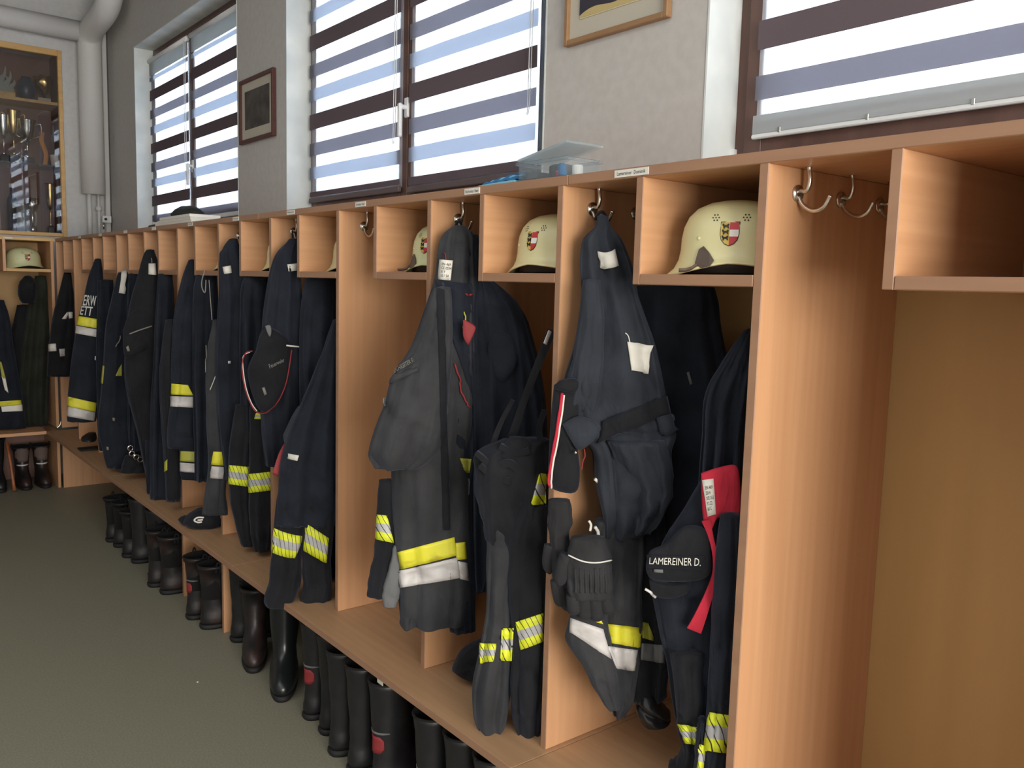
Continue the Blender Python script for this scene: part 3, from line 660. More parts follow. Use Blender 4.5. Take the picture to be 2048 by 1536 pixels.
lo = loft('lower_body', g, [(1040, 1190, 1288, .04), (1100, 1180, 1287, .05), (1180, 1180, 1285, .055), (1250, 1178, 1284, .055), (1310, 1190, 1280, .05), (1370, 1208, 1274, .045), (1400, 1216, 1266, .04), (1425, 1226, 1250, .03)], charcoal, (.06, 1.40), hem=False, seed=13, amp=.016, kf=4, wr=.006, az=.75)
lw = loft('left_front', g, [(1195, 1165, 1205, .02), (1240, 1138, 1214, .03), (1280, 1132, 1222, .035), (1330, 1165, 1232, .03), (1380, 1190, 1236, .025), (1415, 1215, 1240, .02)], charcoal, (-.005, 1.375), hem=False, seed=14, amp=.008, kf=3, wr=.004)
decal('yellow_stripe', g, [lw, lo], [(1176, 1207), (1190, 1222), (1206, 1248), (1192, 1244)], yellow, .004)
decal('yellow_stripe', g, [lo], [(1205, 1246), (1284, 1256), (1281, 1296), (1214, 1284)], yellow, .004, 12)
decal('silver_stripe', g, [lw], [(1142, 1236), (1206, 1258), (1222, 1318), (1140, 1264)], silver, .004)
decal('silver_stripe', g, [lw, lo], [(1214, 1292), (1276, 1300), (1268, 1341), (1232, 1336)], silver, .004, 12)
# second coat behind it whose stripe peeks out
a = (.18, 1.335)
g = garment('hanging_coat', 'black coat half hidden behind the slate overjacket, stripe end showing low', 'coat', a, group=GR)
b2 = loft('body', g, [(1000, 1230, 1330, .04), (1200, 1240, 1336, .05), (1290, 1245, 1338, .05), (1390, 1250, 1334, .045)], black, a, seed=16, amp=.012)
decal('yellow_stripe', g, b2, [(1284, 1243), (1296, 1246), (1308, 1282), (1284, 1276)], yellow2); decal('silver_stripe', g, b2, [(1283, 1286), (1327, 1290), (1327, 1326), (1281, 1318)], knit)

# ---- bay 1: jacket with name strip, red collar and striped trousers
a = (.05, 1.20)
g = garment('name_strip_jacket', 'black jacket with white lettered name strip, half behind the red collar strap', 'jacket', a, group=GR)
nb = loft('body', g, [(960, 1400, 1478, .03), (1030, 1360, 1480, .05), (1100, 1320, 1478, .06), (1160, 1300, 1476, .06), (1240, 1315, 1474, .06), (1340, 1335, 1470, .06), (1440, 1352, 1466, .05)], navy, a, seed=21, amp=.010)
flp = shape('chest_flap', g, [(1292, 1128), (1300, 1102), (1330, 1088), (1370, 1052), (1412, 1060), (1422, 1110), (1418, 1150), (1380, 1162), (1310, 1160), (1294, 1146)], (-.015, 1.16), black, .014)
st = decal('name_strip', g, [flp], [(1296, 1110), (1408, 1112), (1408, 1140), (1294, 1136)], black, .004, 10, 2)
lettering(st, [st, flp], [(1300, 1115), (1402, 1116), (1401, 1132), (1299, 1128)], 'LAMEREINER D.', letter_m)
decal('badge', g, [flp], [(1308, 1138), (1326, 1139), (1326, 1145), (1308, 1144)], knit, .004, 3, 2)
line('zip_edge', g, [nb, flp], [(1290, 1178), (1300, 1184), (1312, 1194)], .003, silver)
shape('lower_flap', g, [(1298, 1158), (1340, 1166), (1376, 1164), (1374, 1186), (1330, 1196), (1304, 1184)], (-.005, 1.17), black, .012)
gg = garment('red_collar', 'red collar yoke with printed white care tag hanging over the dark jacket', 'collar', (.03, 1.14), 1.0)
ry = shape('yoke', gg, [(1402, 946), (1440, 934), (1472, 931), (1480, 962), (1481, 1010), (1477, 1056), (1466, 1042), (1446, 1033), (1430, 1042), (1420, 1064), (1408, 1046), (1403, 1000)], (.012, 1.135), red_cloth, .008)
def ribbon(name, parent, pts, anchor, m, th=.004, label=None):
    """band given by (x, y, half width) along its run, real cloth thickness"""
    A = Vector((anchor[0], anchor[1], 0)); nv = (A-Vector((CAM.x, CAM.y, 0))).normalized()
    q = smooth_path(pts, 6); V = []; n = len(q)
    def at_(x, y, o): d = ray(x, y); t = (A-CAM).dot(nv)/d.dot(nv); return CAM+d*t+nv*o
    for i, p in enumerate(q):
        t = q[min(i+1, n-1)]-q[max(i-1, 0)]; t = Vector((t.x, t.y)).normalized(); nx, ny = -t.y, t.x; w = p.z; dz = .006*sin(i*.35)
        for sg, o in ((-1, -th), (1, -th), (1, th), (-1, th)): V.append(at_(p.x+nx*w*sg, p.y+ny*w*sg, o+dz))
    Fc = []
    for i in range(n-1):
        for j in range(4): Fc.append((i*4+j, (i+1)*4+j, (i+1)*4+(j+1) % 4, i*4+(j+1) % 4))
    Fc += [(0, 1, 2, 3), tuple((n-1)*4+j for j in (3, 2, 1, 0))]
    o = mesh(name, V, Fc, m, parent, False, label); BV[o.name] = (BVHTree.FromPolygons([tuple(v) for v in V], Fc), A, nv, th); return o
ribbon('strap', gg, [(1412, 1040, 9), (1422, 1075, 5), (1430, 1110, 5), (1430, 1150, 6), (1420, 1185, 8), (1405, 1220, 11), (1388, 1261, 15)], (.0, 1.13), red_cloth, .003)
ct_ = decal('care_tag', gg, ry, [(1405, 960), (1427, 957), (1432, 1028), (1415, 1033)], paper, .003, 3, 4)
for yy in (968, 972, 976, 980, 985, 989, 996, 1001, 1010, 1014): decal('printed_line', ct_, [ct_], [(1410+(yy-960)*.11, yy), (1425+(yy-960)*.08, yy-1), (1425+(yy-960)*.08, yy+.8), (1410+(yy-960)*.11, yy+1.8)], ink, .0012, 2, 1, th=.0004) if False else None
lettering(ct_, [ct_], [(1410, 972), (1426, 970), (1429, 1018), (1416, 1022)], 'EN 469\n2014\nXf2 Xr2\nY2 Z2\n60 C', ink, .0012)
ca = garment('carabiner', 'steel carabiner ring hanging beside the lower end of the red strap', 'carabiner', (.0, 1.15), .95)
mesh('ring', *tube_vf(smooth_path([on(1, 1.15, *p) for p in ((1404, 1172), (1400, 1182), (1400, 1192), (1404, 1198))], 5), .0020, 8), chrome, ca, True)
mesh('hook', *tube_vf(smooth_path([on(1, 1.15, *p) for p in ((1422, 1207), (1427, 1222), (1427, 1236), (1420, 1245), (1410, 1247), (1404, 1240))], 5), .0028, 8), chrome, ca, True)
mesh('gate', *tube_vf([on(1, 1.15, 1424, 1212), on(1, 1.15, 1421, 1229)], .0035, 8), chrome, ca, True)
a = (-.03, 1.17)
g = garment('work_trousers', 'black trousers with hatched warning tape low in the nearest filled bay', 'trousers', a, .5, group='trousers with hatched warning tape')
l1 = loft('trouser_leg', g, [(1300, 1340, 1410, .04), (1400, 1350, 1408, .045), (1460, 1356, 1406, .045), (1500, 1366, 1402, .04), (1560, 1330, 1408, .045)], black, (.0, 1.19), seed=31, amp=.008)
l2 = loft('trouser_leg', g, [(1030, 1440, 1482, .03), (1200, 1425, 1480, .04), (1300, 1418, 1476, .045), (1420, 1412, 1470, .05), (1500, 1406, 1462, .05), (1620, 1398, 1460, .05)], navy, (-.005, 1.12), seed=32, amp=.008)
decal('warning_tape', g, l1, [(1356, 1448), (1406, 1456), (1400, 1490), (1372, 1486)], hatch, nu=10)
decal('warning_tape', g, l2, [(1419, 1424), (1458, 1430), (1454, 1506), (1409, 1500)], hatch, nu=10)
l3 = loft('trouser_leg', g, [(1440, 1396, 1412, .02), (1500, 1390, 1408, .03), (1600, 1382, 1402, .03)], navy, (-.03, 1.14), seed=33)
decal('warning_tape', g, l3, [(1398, 1486), (1412, 1494), (1408, 1545), (1393, 1536)], hatch, nu=6)

# ---- bay 1: pouch with red and white piping, gloves
g = garment('piped_pouch', 'black pouch edged with red and white piping hanging over the divider edge', 'pouch', (-.06, 1.50), 1.1)
pb = shape('body', g, [(1108, 770), (1125, 760), (1150, 764), (1160, 800), (1155, 880), (1160, 950), (1150, 985), (1110, 980), (1097, 960), (1098, 900), (1102, 830)], (-.05, 1.47), black, .03)
line('red_piping', g, [pb], [(1124, 786), (1119, 830), (1107, 900), (1100, 950), (1099, 972)], .0035, red_cloth); line('white_piping', g, [pb], [(1128, 790), (1122, 840), (1111, 905), (1104, 950), (1104, 976)], .0022, paper)
shape('top_flap', g, [(1108, 778), (1118, 762), (1146, 756), (1158, 766), (1150, 784), (1124, 782)], (-.085, 1.46), black, .014)
line('cord', g, [pb, fl, ov], [(1168, 896), (1170, 912), (1166, 922), (1163, 940)], .0016, red_dull)
line('snap', g, [fl, ov], [(1150, 904), (1153, 906)], .004, chrome)
mesh('clip', *tube_vf(smooth_path([on(1, 1.40, *p) for p in ((1190, 958), (1200, 968), (1212, 982))], 4), .004, 8), paper, g, True)
mesh('clip', *tube_vf(smooth_path([on(1, 1.38, *p) for p in ((1178, 1042), (1182, 1050), (1180, 1062))], 4), .003, 8), paper, g, True)
mesh('clip', *tube_vf(smooth_path([on(1, 1.38, *p) for p in ((1190, 1054), (1196, 1064), (1196, 1076))], 4), .004, 8), paper, g, True)
for nm, lab, A, rows, fing, thumb in (
    ('work_glove', 'left black leather glove hanging below the piped pouch', (-.08, 1.45),
     [(1000, 1097, 1140, .02), (1040, 1096, 1146, .026), (1070, 1098, 1138, .022), (1110, 1100, 1142, .024), (1150, 1104, 1150, .024), (1170, 1108, 1152, .02)],
     [((1112, 1160), (1118, 1195), (1126, 1212)), ((1122, 1160), (1130, 1200), (1140, 1222)), ((1132, 1160), (1142, 1200), (1152, 1226)), ((1142, 1160), (1152, 1195), (1160, 1212))], ((1100, 1090), (1096, 1120), (1100, 1148))),
    ('work_glove', 'right black leather glove with white edge seam and shirred back', (-.07, 1.375),
     [(1075, 1142, 1208, .024), (1110, 1134, 1222, .03), (1135, 1130, 1224, .03), (1170, 1134, 1226, .03), (1195, 1140, 1226, .026)],
     [((1148, 1190), (1150, 1215), (1154, 1228)), ((1168, 1190), (1170, 1222), (1172, 1240)), ((1190, 1190), (1194, 1224), (1198, 1242)), ((1210, 1190), (1216, 1215), (1218, 1228))], ((1136, 1110), (1124, 1140), (1122, 1170)))):
    g = garment(nm, lab, 'glove', A, .95, 'black work gloves')
    gb = loft('palm', g, rows, glove_m, A, seed=len(lab), amp=.006, kf=6, wr=.005, hem=False)
    AA = Vector((A[0], A[1], 0)); nv = (AA-Vector((CAM.x, CAM.y, 0))).normalized()
    def pl(p):
        d = ray(*p); t = (AA-CAM).dot(nv)/d.dot(nv); return CAM+d*t
    rf = .014 if 'left' in lab else .018
    for f_ in fing: mesh('finger', *tube_vf(smooth_path([pl(p) for p in f_], 5), [rf]*7+[rf*.95, rf*.8, rf*.55, rf*.2], 12), glove_m, g, True)
    mesh('thumb', *tube_vf(smooth_path([pl(p) for p in thumb], 5), [rf]*7+[rf*.95, rf*.8, rf*.55, rf*.2], 12), glove_m, g, True)
    if 'right' in lab:
        line('edge_seam', g, [gb], [(1138, 1110), (1165, 1122), (1195, 1125), (1222, 1120)], .0018, letter_m)
        for kk in range(7): line('shirring', g, [gb], [(1150+kk*10, 1136), (1152+kk*10, 1165), (1152+kk*10, 1186)], .003, glove_m, .001)
shoe_g = garment('dark_shoe', 'dark shoe standing on the bench at the back of the nearest filled bay', 'shoe', (.16, 1.28), ZB)
loft('upper', shoe_g, [(1384, 1276, 1306, .03), (1405, 1272, 1318, .04), (1425, 1274, 1338, .045), (1442, 1284, 1342, .045)], leather, (.16, 1.33), seed=4, amp=.002, hem=False)

# ---- bay 2: big charcoal jacket
a = (.03, 1.995)
g = garment('hanging_jacket', 'very dark navy jacket deep inside the bay behind the trouser braces', 'jacket', (.26, 1.82), group=GR)
b3 = loft('body', g, [(560, 955, 985, .03), (600, 945, 1030, .05), (660, 940, 1062, .06), (800, 942, 1090, .06), (1000, 945, 1100, .06), (1180, 950, 1092, .05)], navy, (.22, 1.86), seed=41, amp=.02, kf=7)
shape('sleeve_patch', g, [(986, 660), (1020, 672), (1034, 720), (1014, 760), (988, 750), (976, 700)], (.16, 1.84), navy, .012)
g = garment('hanging_coat', 'black coat behind the charcoal jacket, its stripe ends showing at the right', 'coat', (.13, 1.93), group=GR)
b4 = loft('body', g, [(470, 905, 955, .02), (560, 890, 962, .04), (700, 880, 960, .04), (860, 885, 955, .05), (1000, 890, 945, .045), (1150, 892, 950, .045), (1260, 900, 952, .04)], navy, (.13, 1.93), seed=42, amp=.012)
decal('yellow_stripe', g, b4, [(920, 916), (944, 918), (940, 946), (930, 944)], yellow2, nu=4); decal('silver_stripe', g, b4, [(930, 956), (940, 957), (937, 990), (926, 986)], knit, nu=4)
g = garment('fire_jacket', 'large charcoal jacket with soiled yellow and silver stripes above the hem', 'jacket', a, group=GR)
j1 = loft('body', g, [(452, 908, 930, .01), (470, 884, 948, .03), (510, 876, 950, .045), (565, 866, 952, .05), (650, 838, 948, .06), (740, 805, 948, .065), (830, 790, 946, .07), (930, 782, 940, .07), (1060, 788, 938, .07),
     (1150, 795, 942, .07), (1220, 798, 938, .065), (1245, 799, 932, .065)], charcoal, a, seed=43, amp=.018, kf=5, sub=6, wr=.007)
sl = loft('sleeve', g, [(575, 868, 900, .02), (620, 852, 905, .04), (690, 822, 905, .05), (760, 782, 900, .055), (820, 765, 895, .058), (880, 742, 885, .06), (912, 737, 870, .055), (935, 748, 840, .045)], charcoal, (-.03, 1.96), seed=44, amp=.010, kf=4, wr=.006)
mesh('hanging_loop', *tube_vf(smooth_path([on(1, 2.03, 910, 462), on(1, 2.02, 913, 448), on(1, 2.01, 920, 444), on(1, 2.02, 926, 462)], 5), .004, 8), black, g, True)
col_ = decal('collar_lining', g, [j1], [(872, 560), (945, 568), (946, 800), (892, 640)], navy, .006, 8, 8)
decal('storm_flap', g, [j1, sl], [(874, 575), (888, 580), (900, 1060), (886, 1060)], black, .005, 4, 24)
tg = decal('care_tag', g, [j1], [(881, 519), (907, 521), (902, 561), (877, 559)], paper, .006, 4, 4)
lettering(tg, [tg], [(884, 525), (904, 527), (900, 555), (881, 553)], 'EN 469\nCE 0534\nX Y\n52 / 54', ink, .0015)
line('tag_string', g, [j1], [(890, 506), (892, 512), (892, 520)], .0016, red_dull)
np_ = decal('name_patch', g, [sl, j1], [(782, 737), (826, 712), (832, 722), (784, 750)], charcoal, .004, 8, 2)
lettering(np_, [np_, sl], [(784, 739), (826, 715), (829, 723), (785, 748)], 'BUCHREITER F.', letter_dim)
decal('pocket_flap', g, [sl], [(782, 752), (836, 735), (836, 742), (776, 770)], charcoal, .007, 8, 2)
decal('side_tag', g, [sl], [(766, 796), (771, 796), (771, 812), (765, 814)], knit, .005, 2, 2)
shape('red_lining', g, [(926, 640), (930, 640), (948, 650), (951, 660), (938, 688), (936, 690), (926, 672)], (.04, 1.865), red_dull, .005)
decal('red_loop', g, [j1], [(928, 587), (945, 588), (944, 592), (930, 592)], red_dull, .012, 3, 2)
line('yellow_cord', g, [j1], [(934, 625), (937, 650), (936, 668), (931, 680), (926, 668), (923, 648)], .0022, yellow2, .022)
line('zip_piping', g, [j1], [(908, 728), (918, 760), (926, 790), (938, 815)], .0028, red_dull, .008)
ys = decal('yellow_stripe', g, [j1], [(796, 1104), (909, 1074), (913, 1111), (803, 1138)], yellow, .004, 16)
decal('yellow_stripe', g, [j1], [(911, 1086), (930, 1084), (933, 1118), (913, 1120)], yellow, .003, 4)
decal('silver_stripe', g, [j1], [(796, 1142), (914, 1115), (920, 1156), (802, 1175)], silver, .004, 16)
decal('silver_stripe', g, [j1], [(916, 1122), (934, 1126), (938, 1162), (920, 1158)], silver, .003, 4)
# trousers leg peeking out at its left
a = (.02, 2.02)
g = garment('work_trousers', 'black trousers peeking out left of the charcoal jacket with tape and grey knit cuff', 'trousers', a, .7, group='trousers with hatched warning tape')
tl = loft('trouser_leg', g, [(960, 758, 800, .02), (1030, 752, 800, .03), (1090, 750, 805, .035), (1150, 738, 806, .035), (1190, 735, 800, .035)], black, a, seed=51, amp=.006)
decal('warning_tape', g, tl, [(755, 1029), (774, 1031), (788, 1086), (752, 1078)], hatch, nu=6)
kc = loft('knit_cuff', g, [(1090, 788, 812, .02), (1150, 772, 806, .025), (1190, 764, 800, .025), (1212, 770, 792, .02)], knit, (-.0, 2.0), seed=52, amp=.002, kf=9)
# ---- bay 2: trousers with braces
a = (.005, 1.665)
g = garment('braced_trousers', 'black fire trousers with braces and bunched waist standing on the bench', 'trousers', a, .5, group='trousers with hatched warning tape')
ub = loft('waist_bundle', g, [(880, 1000, 1098, .04), (905, 952, 1100, .05), (940, 950, 1104, .06), (990, 952, 1100, .06), (1040, 965, 1098, .062), (1080, 972, 1098, .06)], black, a, seed=61, amp=.016, kf=4, wr=.010)
la = loft('trouser_leg', g, [(1035, 978, 1036, .015), (1075, 972, 1046, .04), (1120, 974, 1040, .05), (1220, 972, 1022, .05), (1290, 962, 1024, .05), (1380, 944, 1022, .05), (1440, 950, 1012, .045), (1482, 974, 1000, .03)], charcoal, (-.02, 1.665), seed=62, amp=.010, kf=4)
lb = loft('trouser_leg', g, [(1010, 1040, 1095, .025), (1060, 1018, 1100, .05), (1140, 1012, 1100, .055), (1220, 1018, 1098, .055), (1300, 1022, 1096, .05), (1380, 1020, 1092, .05), (1440, 1026, 1086, .045), (1472, 1036, 1078, .03)], black, (-.0, 1.63), seed=63, amp=.010, kf=4)
decal('warning_tape', g, [la], [(962, 1286), (992, 1288), (986, 1322), (960, 1326)], hatch, nu=14, off=.006)
decal('warning_tape', g, [la, lb], [(1003, 1256), (1028, 1256), (1024, 1322), (999, 1320)], hatch, nu=14, off=.006)
decal('warning_tape', g, [lb], [(1031, 1244), (1085, 1226), (1086, 1282), (1042, 1300)], hatch, nu=12)
decal('warning_tape', g, [ub, lb], [(1078, 946), (1092, 948), (1092, 1010), (1061, 1010)], hatch, nu=14, off=.006)
shape('braces_patch', g, [(1020, 872), (1054, 876), (1070, 900), (1064, 930), (1040, 950), (1010, 930), (998, 905)], (-.03, 1.66), black, .02)
for pts, A in (([(1104, 660, 9), (1080, 720, 8), (1052, 790, 7), (1032, 850, 8), (1020, 890, 9)], (.03, 1.66)), ([(1090, 820, 6), (1078, 860, 6), (1086, 900, 7), (1082, 940, 7)], (.01, 1.65)),
               ([(1026, 800, 4), (1000, 850, 5), (985, 900, 6), (1004, 920, 6)], (.02, 1.68))): ribbon('brace', g, pts, A, black, .003)
decal('brace_buckle', g, [ub], [(1092, 655), (1103, 660), (1098, 685), (1088, 680)], knit, .006, 2, 2) if False else mesh('brace_buckle', *tube_vf([on(1, 1.60, 1100, 662), on(1, 1.60, 1090, 688)], .006, 8, .4), silver, g)
for pts in ([(952, 905, 5), (985, 930, 7), (1020, 925, 8), (1040, 950, 8), (1030, 980, 7)], [(960, 930, 6), (990, 955, 7), (1020, 960, 7)], [(1000, 892, 6), (1030, 905, 7), (1058, 900, 6)]): ribbon('waist_fold', g, pts, (-.05, 1.655), black, .010)
g = garment('black_bag', 'black soft bag lying on the bench behind the braced trousers', 'bag', (.10, 1.80), ZB)
shape('body', g, [(904, 1336), (920, 1306), (950, 1288), (985, 1280), (1000, 1330), (975, 1362), (935, 1352)], (.14, 1.86), black, .05)

# ---- bay 4 (left of the empty bay)
a = (.03, 3.06)
g = garment('hanging_jacket', 'dark navy jacket hung at the right behind the pair of striped trousers', 'jacket', (.20, 2.90), group=GR)
loft('body', g, [(556, 610, 672, .04), (640, 600, 674, .05), (800, 600, 674, .06), (1000, 605, 674, .06), (1150, 610, 674, .05)], navy, (.20, 2.90), seed=81, amp=.016, kf=6)
g = garment('fire_jacket', 'black jacket on the hook with white collar tag, right of the narrow grey trousers', 'jacket', a, group=GR)
j2 = loft('body', g, [(478, 578, 596, .01), (492, 566, 598, .02), (520, 546, 600, .03), (600, 530, 605, .05), (700, 520, 612, .06), (820, 520, 615, .06), (930, 530, 612, .055)], navy, a, seed=82, amp=.014)
ht = decal('collar_tag', g, j2, [(575, 529), (594, 527), (597, 541), (578, 543)], paper, .004, 3, 2)
mesh('hanging_loop', *tube_vf([on(1, 3.10, 585, 462), on(1, 3.08, 586, 486)], .004, 8), black, g, True)
g = garment('piped_pouch', 'dark pouch with thin red and white piping loop and small lettering', 'pouch', (-.04, 3.02), 1.2)
pb = shape('body', g, [(512, 700), (522, 664), (540, 655), (565, 668), (582, 690), (580, 740), (568, 780), (545, 815), (522, 822), (505, 790), (495, 740)], (-.05, 3.03), black, .03)
lettering(g, [pb], [(537, 729), (567, 716), (569, 723), (540, 737)], 'Feuerwehr', letter_dim, .003)
decal('badge', g, pb, [(524, 776), (529, 774), (534, 788), (529, 791)], letter_dim, .003, 2, 2)
line('piping', g, [pb, j2], [(505, 702), (490, 708), (484, 735), (490, 775), (502, 808), (514, 824), (535, 824), (556, 800), (570, 770), (578, 730), (582, 700)], .0026, red_dull, .004)
line('piping', g, [pb, j2], [(500, 704), (487, 712), (486, 735), (492, 775), (503, 806), (514, 822)], .0018, paper, .010)
mesh('bar', *tube_vf([on(1, 2.98, 573, 691), on(1, 2.98, 601, 694)], .003, 8), paper, g, True)
shape('knotted_strap', g, [(530, 652), (540, 650), (543, 662), (540, 674), (534, 664)], (-.08, 3.01), knit, .006)
a = (-.02, 2.775)
g = garment('fire_trousers', 'black trousers with two hatched tape bands draping over the bench edge', 'trousers', a, .5, group='trousers with hatched warning tape')
tb_ = loft('upper', g, [(640, 666, 680, .015), (700, 644, 680, .03), (780, 612, 680, .045), (860, 580, 680, .05), (930, 560, 680, .055), (1000, 556, 678, .055), (1050, 552, 672, .05)], navy, a, seed=91, amp=.014, kf=5)
t3 = loft('trouser_leg', g, [(980, 556, 625, .04), (1060, 548, 608, .05), (1120, 542, 604, .05), (1170, 536, 600, .05), (1195, 527, 592, .045), (1212, 532, 580, .035)], black, (-.06, 2.81), seed=92, amp=.007, kf=4)
t4 = loft('trouser_leg', g, [(980, 604, 680, .04), (1060, 604, 668, .05), (1120, 604, 662, .05), (1170, 606, 664, .05), (1200, 600, 662, .045), (1216, 616, 652, .03)], black, (-.0, 2.77), seed=93, amp=.007, kf=4)
decal('warning_tape', g, [t3], [(549, 1056), (606, 1072), (590, 1116), (544, 1104)], hatch, nu=12, curve=3)
decal('warning_tape', g, [t4], [(612, 1046), (657, 1076), (652, 1126), (607, 1100)], hatch, nu=12)
shape('side_flap', g, [(566, 870), (586, 828), (602, 812), (600, 870), (582, 900), (570, 890)], (-.07, 2.80), slate, .012)
ribbon('red_tab', g, [(570, 888, 2), (562, 910, 5), (554, 940, 7), (551, 950, 6)], (-.08, 2.82), red_dull, .004)
PF = shape('pocket_flap', g, [(578, 900), (600, 880), (640, 872), (668, 880), (668, 930), (620, 940), (580, 932)], (-.055, 2.79), navy, .010)
wt = decal('white_badge', g, [tb_, t3, t4, bpy.data.objects[PF.name]], [(577, 907), (598, 911), (595, 922), (574, 917)], paper, .004, 4, 2)
ribbon('seam_fold', g, [(668, 700, 2), (640, 760, 3), (612, 820, 4), (590, 880, 4)], (-.05, 2.79), slate, .006)
# ---- bay 5
a = (.03, 3.60)
g = garment('fire_jacket', 'black jacket with small white tag under the collar, left of the piped pouch', 'jacket', a, group=GR)
j3 = loft('body', g, [(478, 460, 476, .01), (498, 444, 482, .025), (520, 438, 500, .04), (600, 436, 530, .055), (750, 430, 540, .06), (860, 438, 542, .06), (960, 450, 540, .05)], navy, a, seed=101, amp=.014)
decal('collar_tag', g, j3, [(446, 534), (461, 531), (463, 546), (449, 548)], paper, .004, 3, 2); decal('snap', g, j3, [(456, 722), (461, 722), (461, 727), (456, 727)], letter_m, .004, 2, 2)
line('cord', g, j3, [(491, 605), (495, 620), (496, 640)], .0018, letter_dim)
g = garment('fire_trousers', 'black trousers with two level tape bands, legs hanging above the bench in shade', 'trousers', (-.02, 3.42), .6, group='trousers with hatched warning tape')
t5 = loft('trouser_leg', g, [(810, 470, 520, .03), (900, 458, 502, .045), (980, 458, 502, .045), (1050, 470, 505, .045), (1090, 482, 510, .04)], black, (-.04, 3.45), seed=102, amp=.006)
t6 = loft('trouser_leg', g, [(810, 500, 545, .03), (900, 498, 546, .045), (980, 497, 548, .045), (1060, 500, 546, .045), (1100, 508, 540, .04)], black, (-.01, 3.37), seed=103, amp=.006)
decal('warning_tape', g, t5, [(459, 930), (499, 934), (498, 974), (458, 968)], hatch, nu=10); decal('warning_tape', g, t6, [(498, 948), (545, 943), (546, 980), (498, 986)], hatch, nu=10)
decal('warning_tape', g, [t6, t5], [(512, 826), (521, 826), (523, 838), (509, 838)], hatch, nu=4)
a = (-.07, 3.69)
g = garment('fire_trousers', 'narrow dark grey trouser leg hanging forward with bright yellow and silver bands', 'trousers', a, .7, group=GR)
t7 = loft('trouser_leg', g, [(640, 425, 450, .02), (720, 412, 455, .035), (830, 412, 456, .04), (920, 416, 456, .04), (980, 410, 452, .04), (1028, 404, 456, .04)], charcoal, a, seed=104, amp=.006, kf=4)
decal('yellow_stripe', g, t7, [(427, 903), (453, 904), (450, 931), (423, 929)], yellow, nu=6); decal('silver_stripe', g, t7, [(424, 932), (449, 934), (446, 958), (420, 956)], silver, nu=6)
line('drawcord', g, t7, [(440, 718), (432, 750), (421, 780)], .0018, letter_m, .006); line('drawcord', g, t7, [(418, 560), (421, 600), (424, 640)], .0018, letter_dim, .006); line('drawcord', g, t7, [(412, 690), (413, 720), (413, 745)], .0018, letter_dim, .006)
line('tie_loop', g, t7, [(410, 540), (404, 560), (404, 575), (410, 585), (412, 560)], .0022, letter_dim, .01)
g = garment('work_hat', 'black peaked hat with white emblem lying on the bench edge', 'cap', (-.08, 3.93), ZB)
cb = loft('crown', g, [(1020, 392, 436, .04), (1030, 376, 440, .07), (1042, 366, 442, .08), (1050, 372, 442, .07)], black, (-.03, 3.92), seed=105, amp=.002, hem=False)
sh = loft('peak', g, [(1034, 362, 392, .03), (1040, 357, 400, .05), (1047, 362, 400, .05)], black, (-.06, 3.97), seed=106, amp=.001, hem=False)
line('emblem', g, [cb, sh], [(408, 1036), (396, 1036), (389, 1041), (396, 1045), (404, 1044)], .004, white_p, .006); line('emblem', g, [cb, sh], [(396, 1041), (406, 1040)], .004, white_p, .006)
# ---- bay 6
a = (-.02, 4.17)
g = garment('fire_jacket', 'navy jacket with yellow over silver chest band and loose white ties', 'jacket', a, group=GR)
j4 = loft('body', g, [(520, 378, 392, .015), (560, 362, 410, .04), (640, 346, 416, .055), (740, 342, 412, .06), (800, 341, 406, .06), (850, 334, 404, .06), (895, 334, 404, .055)], navy, a, seed=111, amp=.010)
decal('yellow_stripe', g, j4, [(344, 767), (376, 770), (387, 791), (343, 789)], yellow, nu=14, off=.006); decal('silver_stripe', g, j4, [(342, 792), (398, 794), (405, 816), (342, 813)], silver, nu=14, off=.006)
line('white_tie', g, j4, [(404, 782), (403, 795), (399, 803), (405, 812), (403, 818)], .004, paper, .006)
j5 = loft('lower_sleeve', g, [(860, 352, 400, .03), (900, 358, 406, .04), (940, 360, 406, .04), (958, 362, 404, .035)], navy, (.0, 4.14), seed=112, amp=.004)
decal('yellow_stripe', g, j5, [(362, 902), (407, 904), (405, 925), (361, 922)], yellow2, nu=14, off=.006); decal('silver_stripe', g, j5, [(361, 925), (405, 928), (402, 946), (361, 943)], silver, nu=14, off=.006)
line('shoulder_cord', g, j4, [(404, 545), (405, 570), (400, 582), (403, 560)], .002, letter_dim, .01); line('shoulder_cord', g, j4, [(412, 618), (416, 630), (412, 640)], .003, letter_dim, .01)
g = garment('fire_trousers', 'dark trouser leg hanging to the bench left of the chest-band jacket', 'trousers', (-.01, 4.28), .6, group=GR)
t8 = loft('trouser_leg', g, [(640, 330, 352, .03), (760, 318, 348, .045), (900, 326, 362, .045), (1002, 332, 361, .04)], black, (-.05, 4.24), seed=113, amp=.006)
decal('yellow_stripe', g, t8, [(330, 924), (335, 918), (335, 940), (329, 944)], yellow2, nu=3)
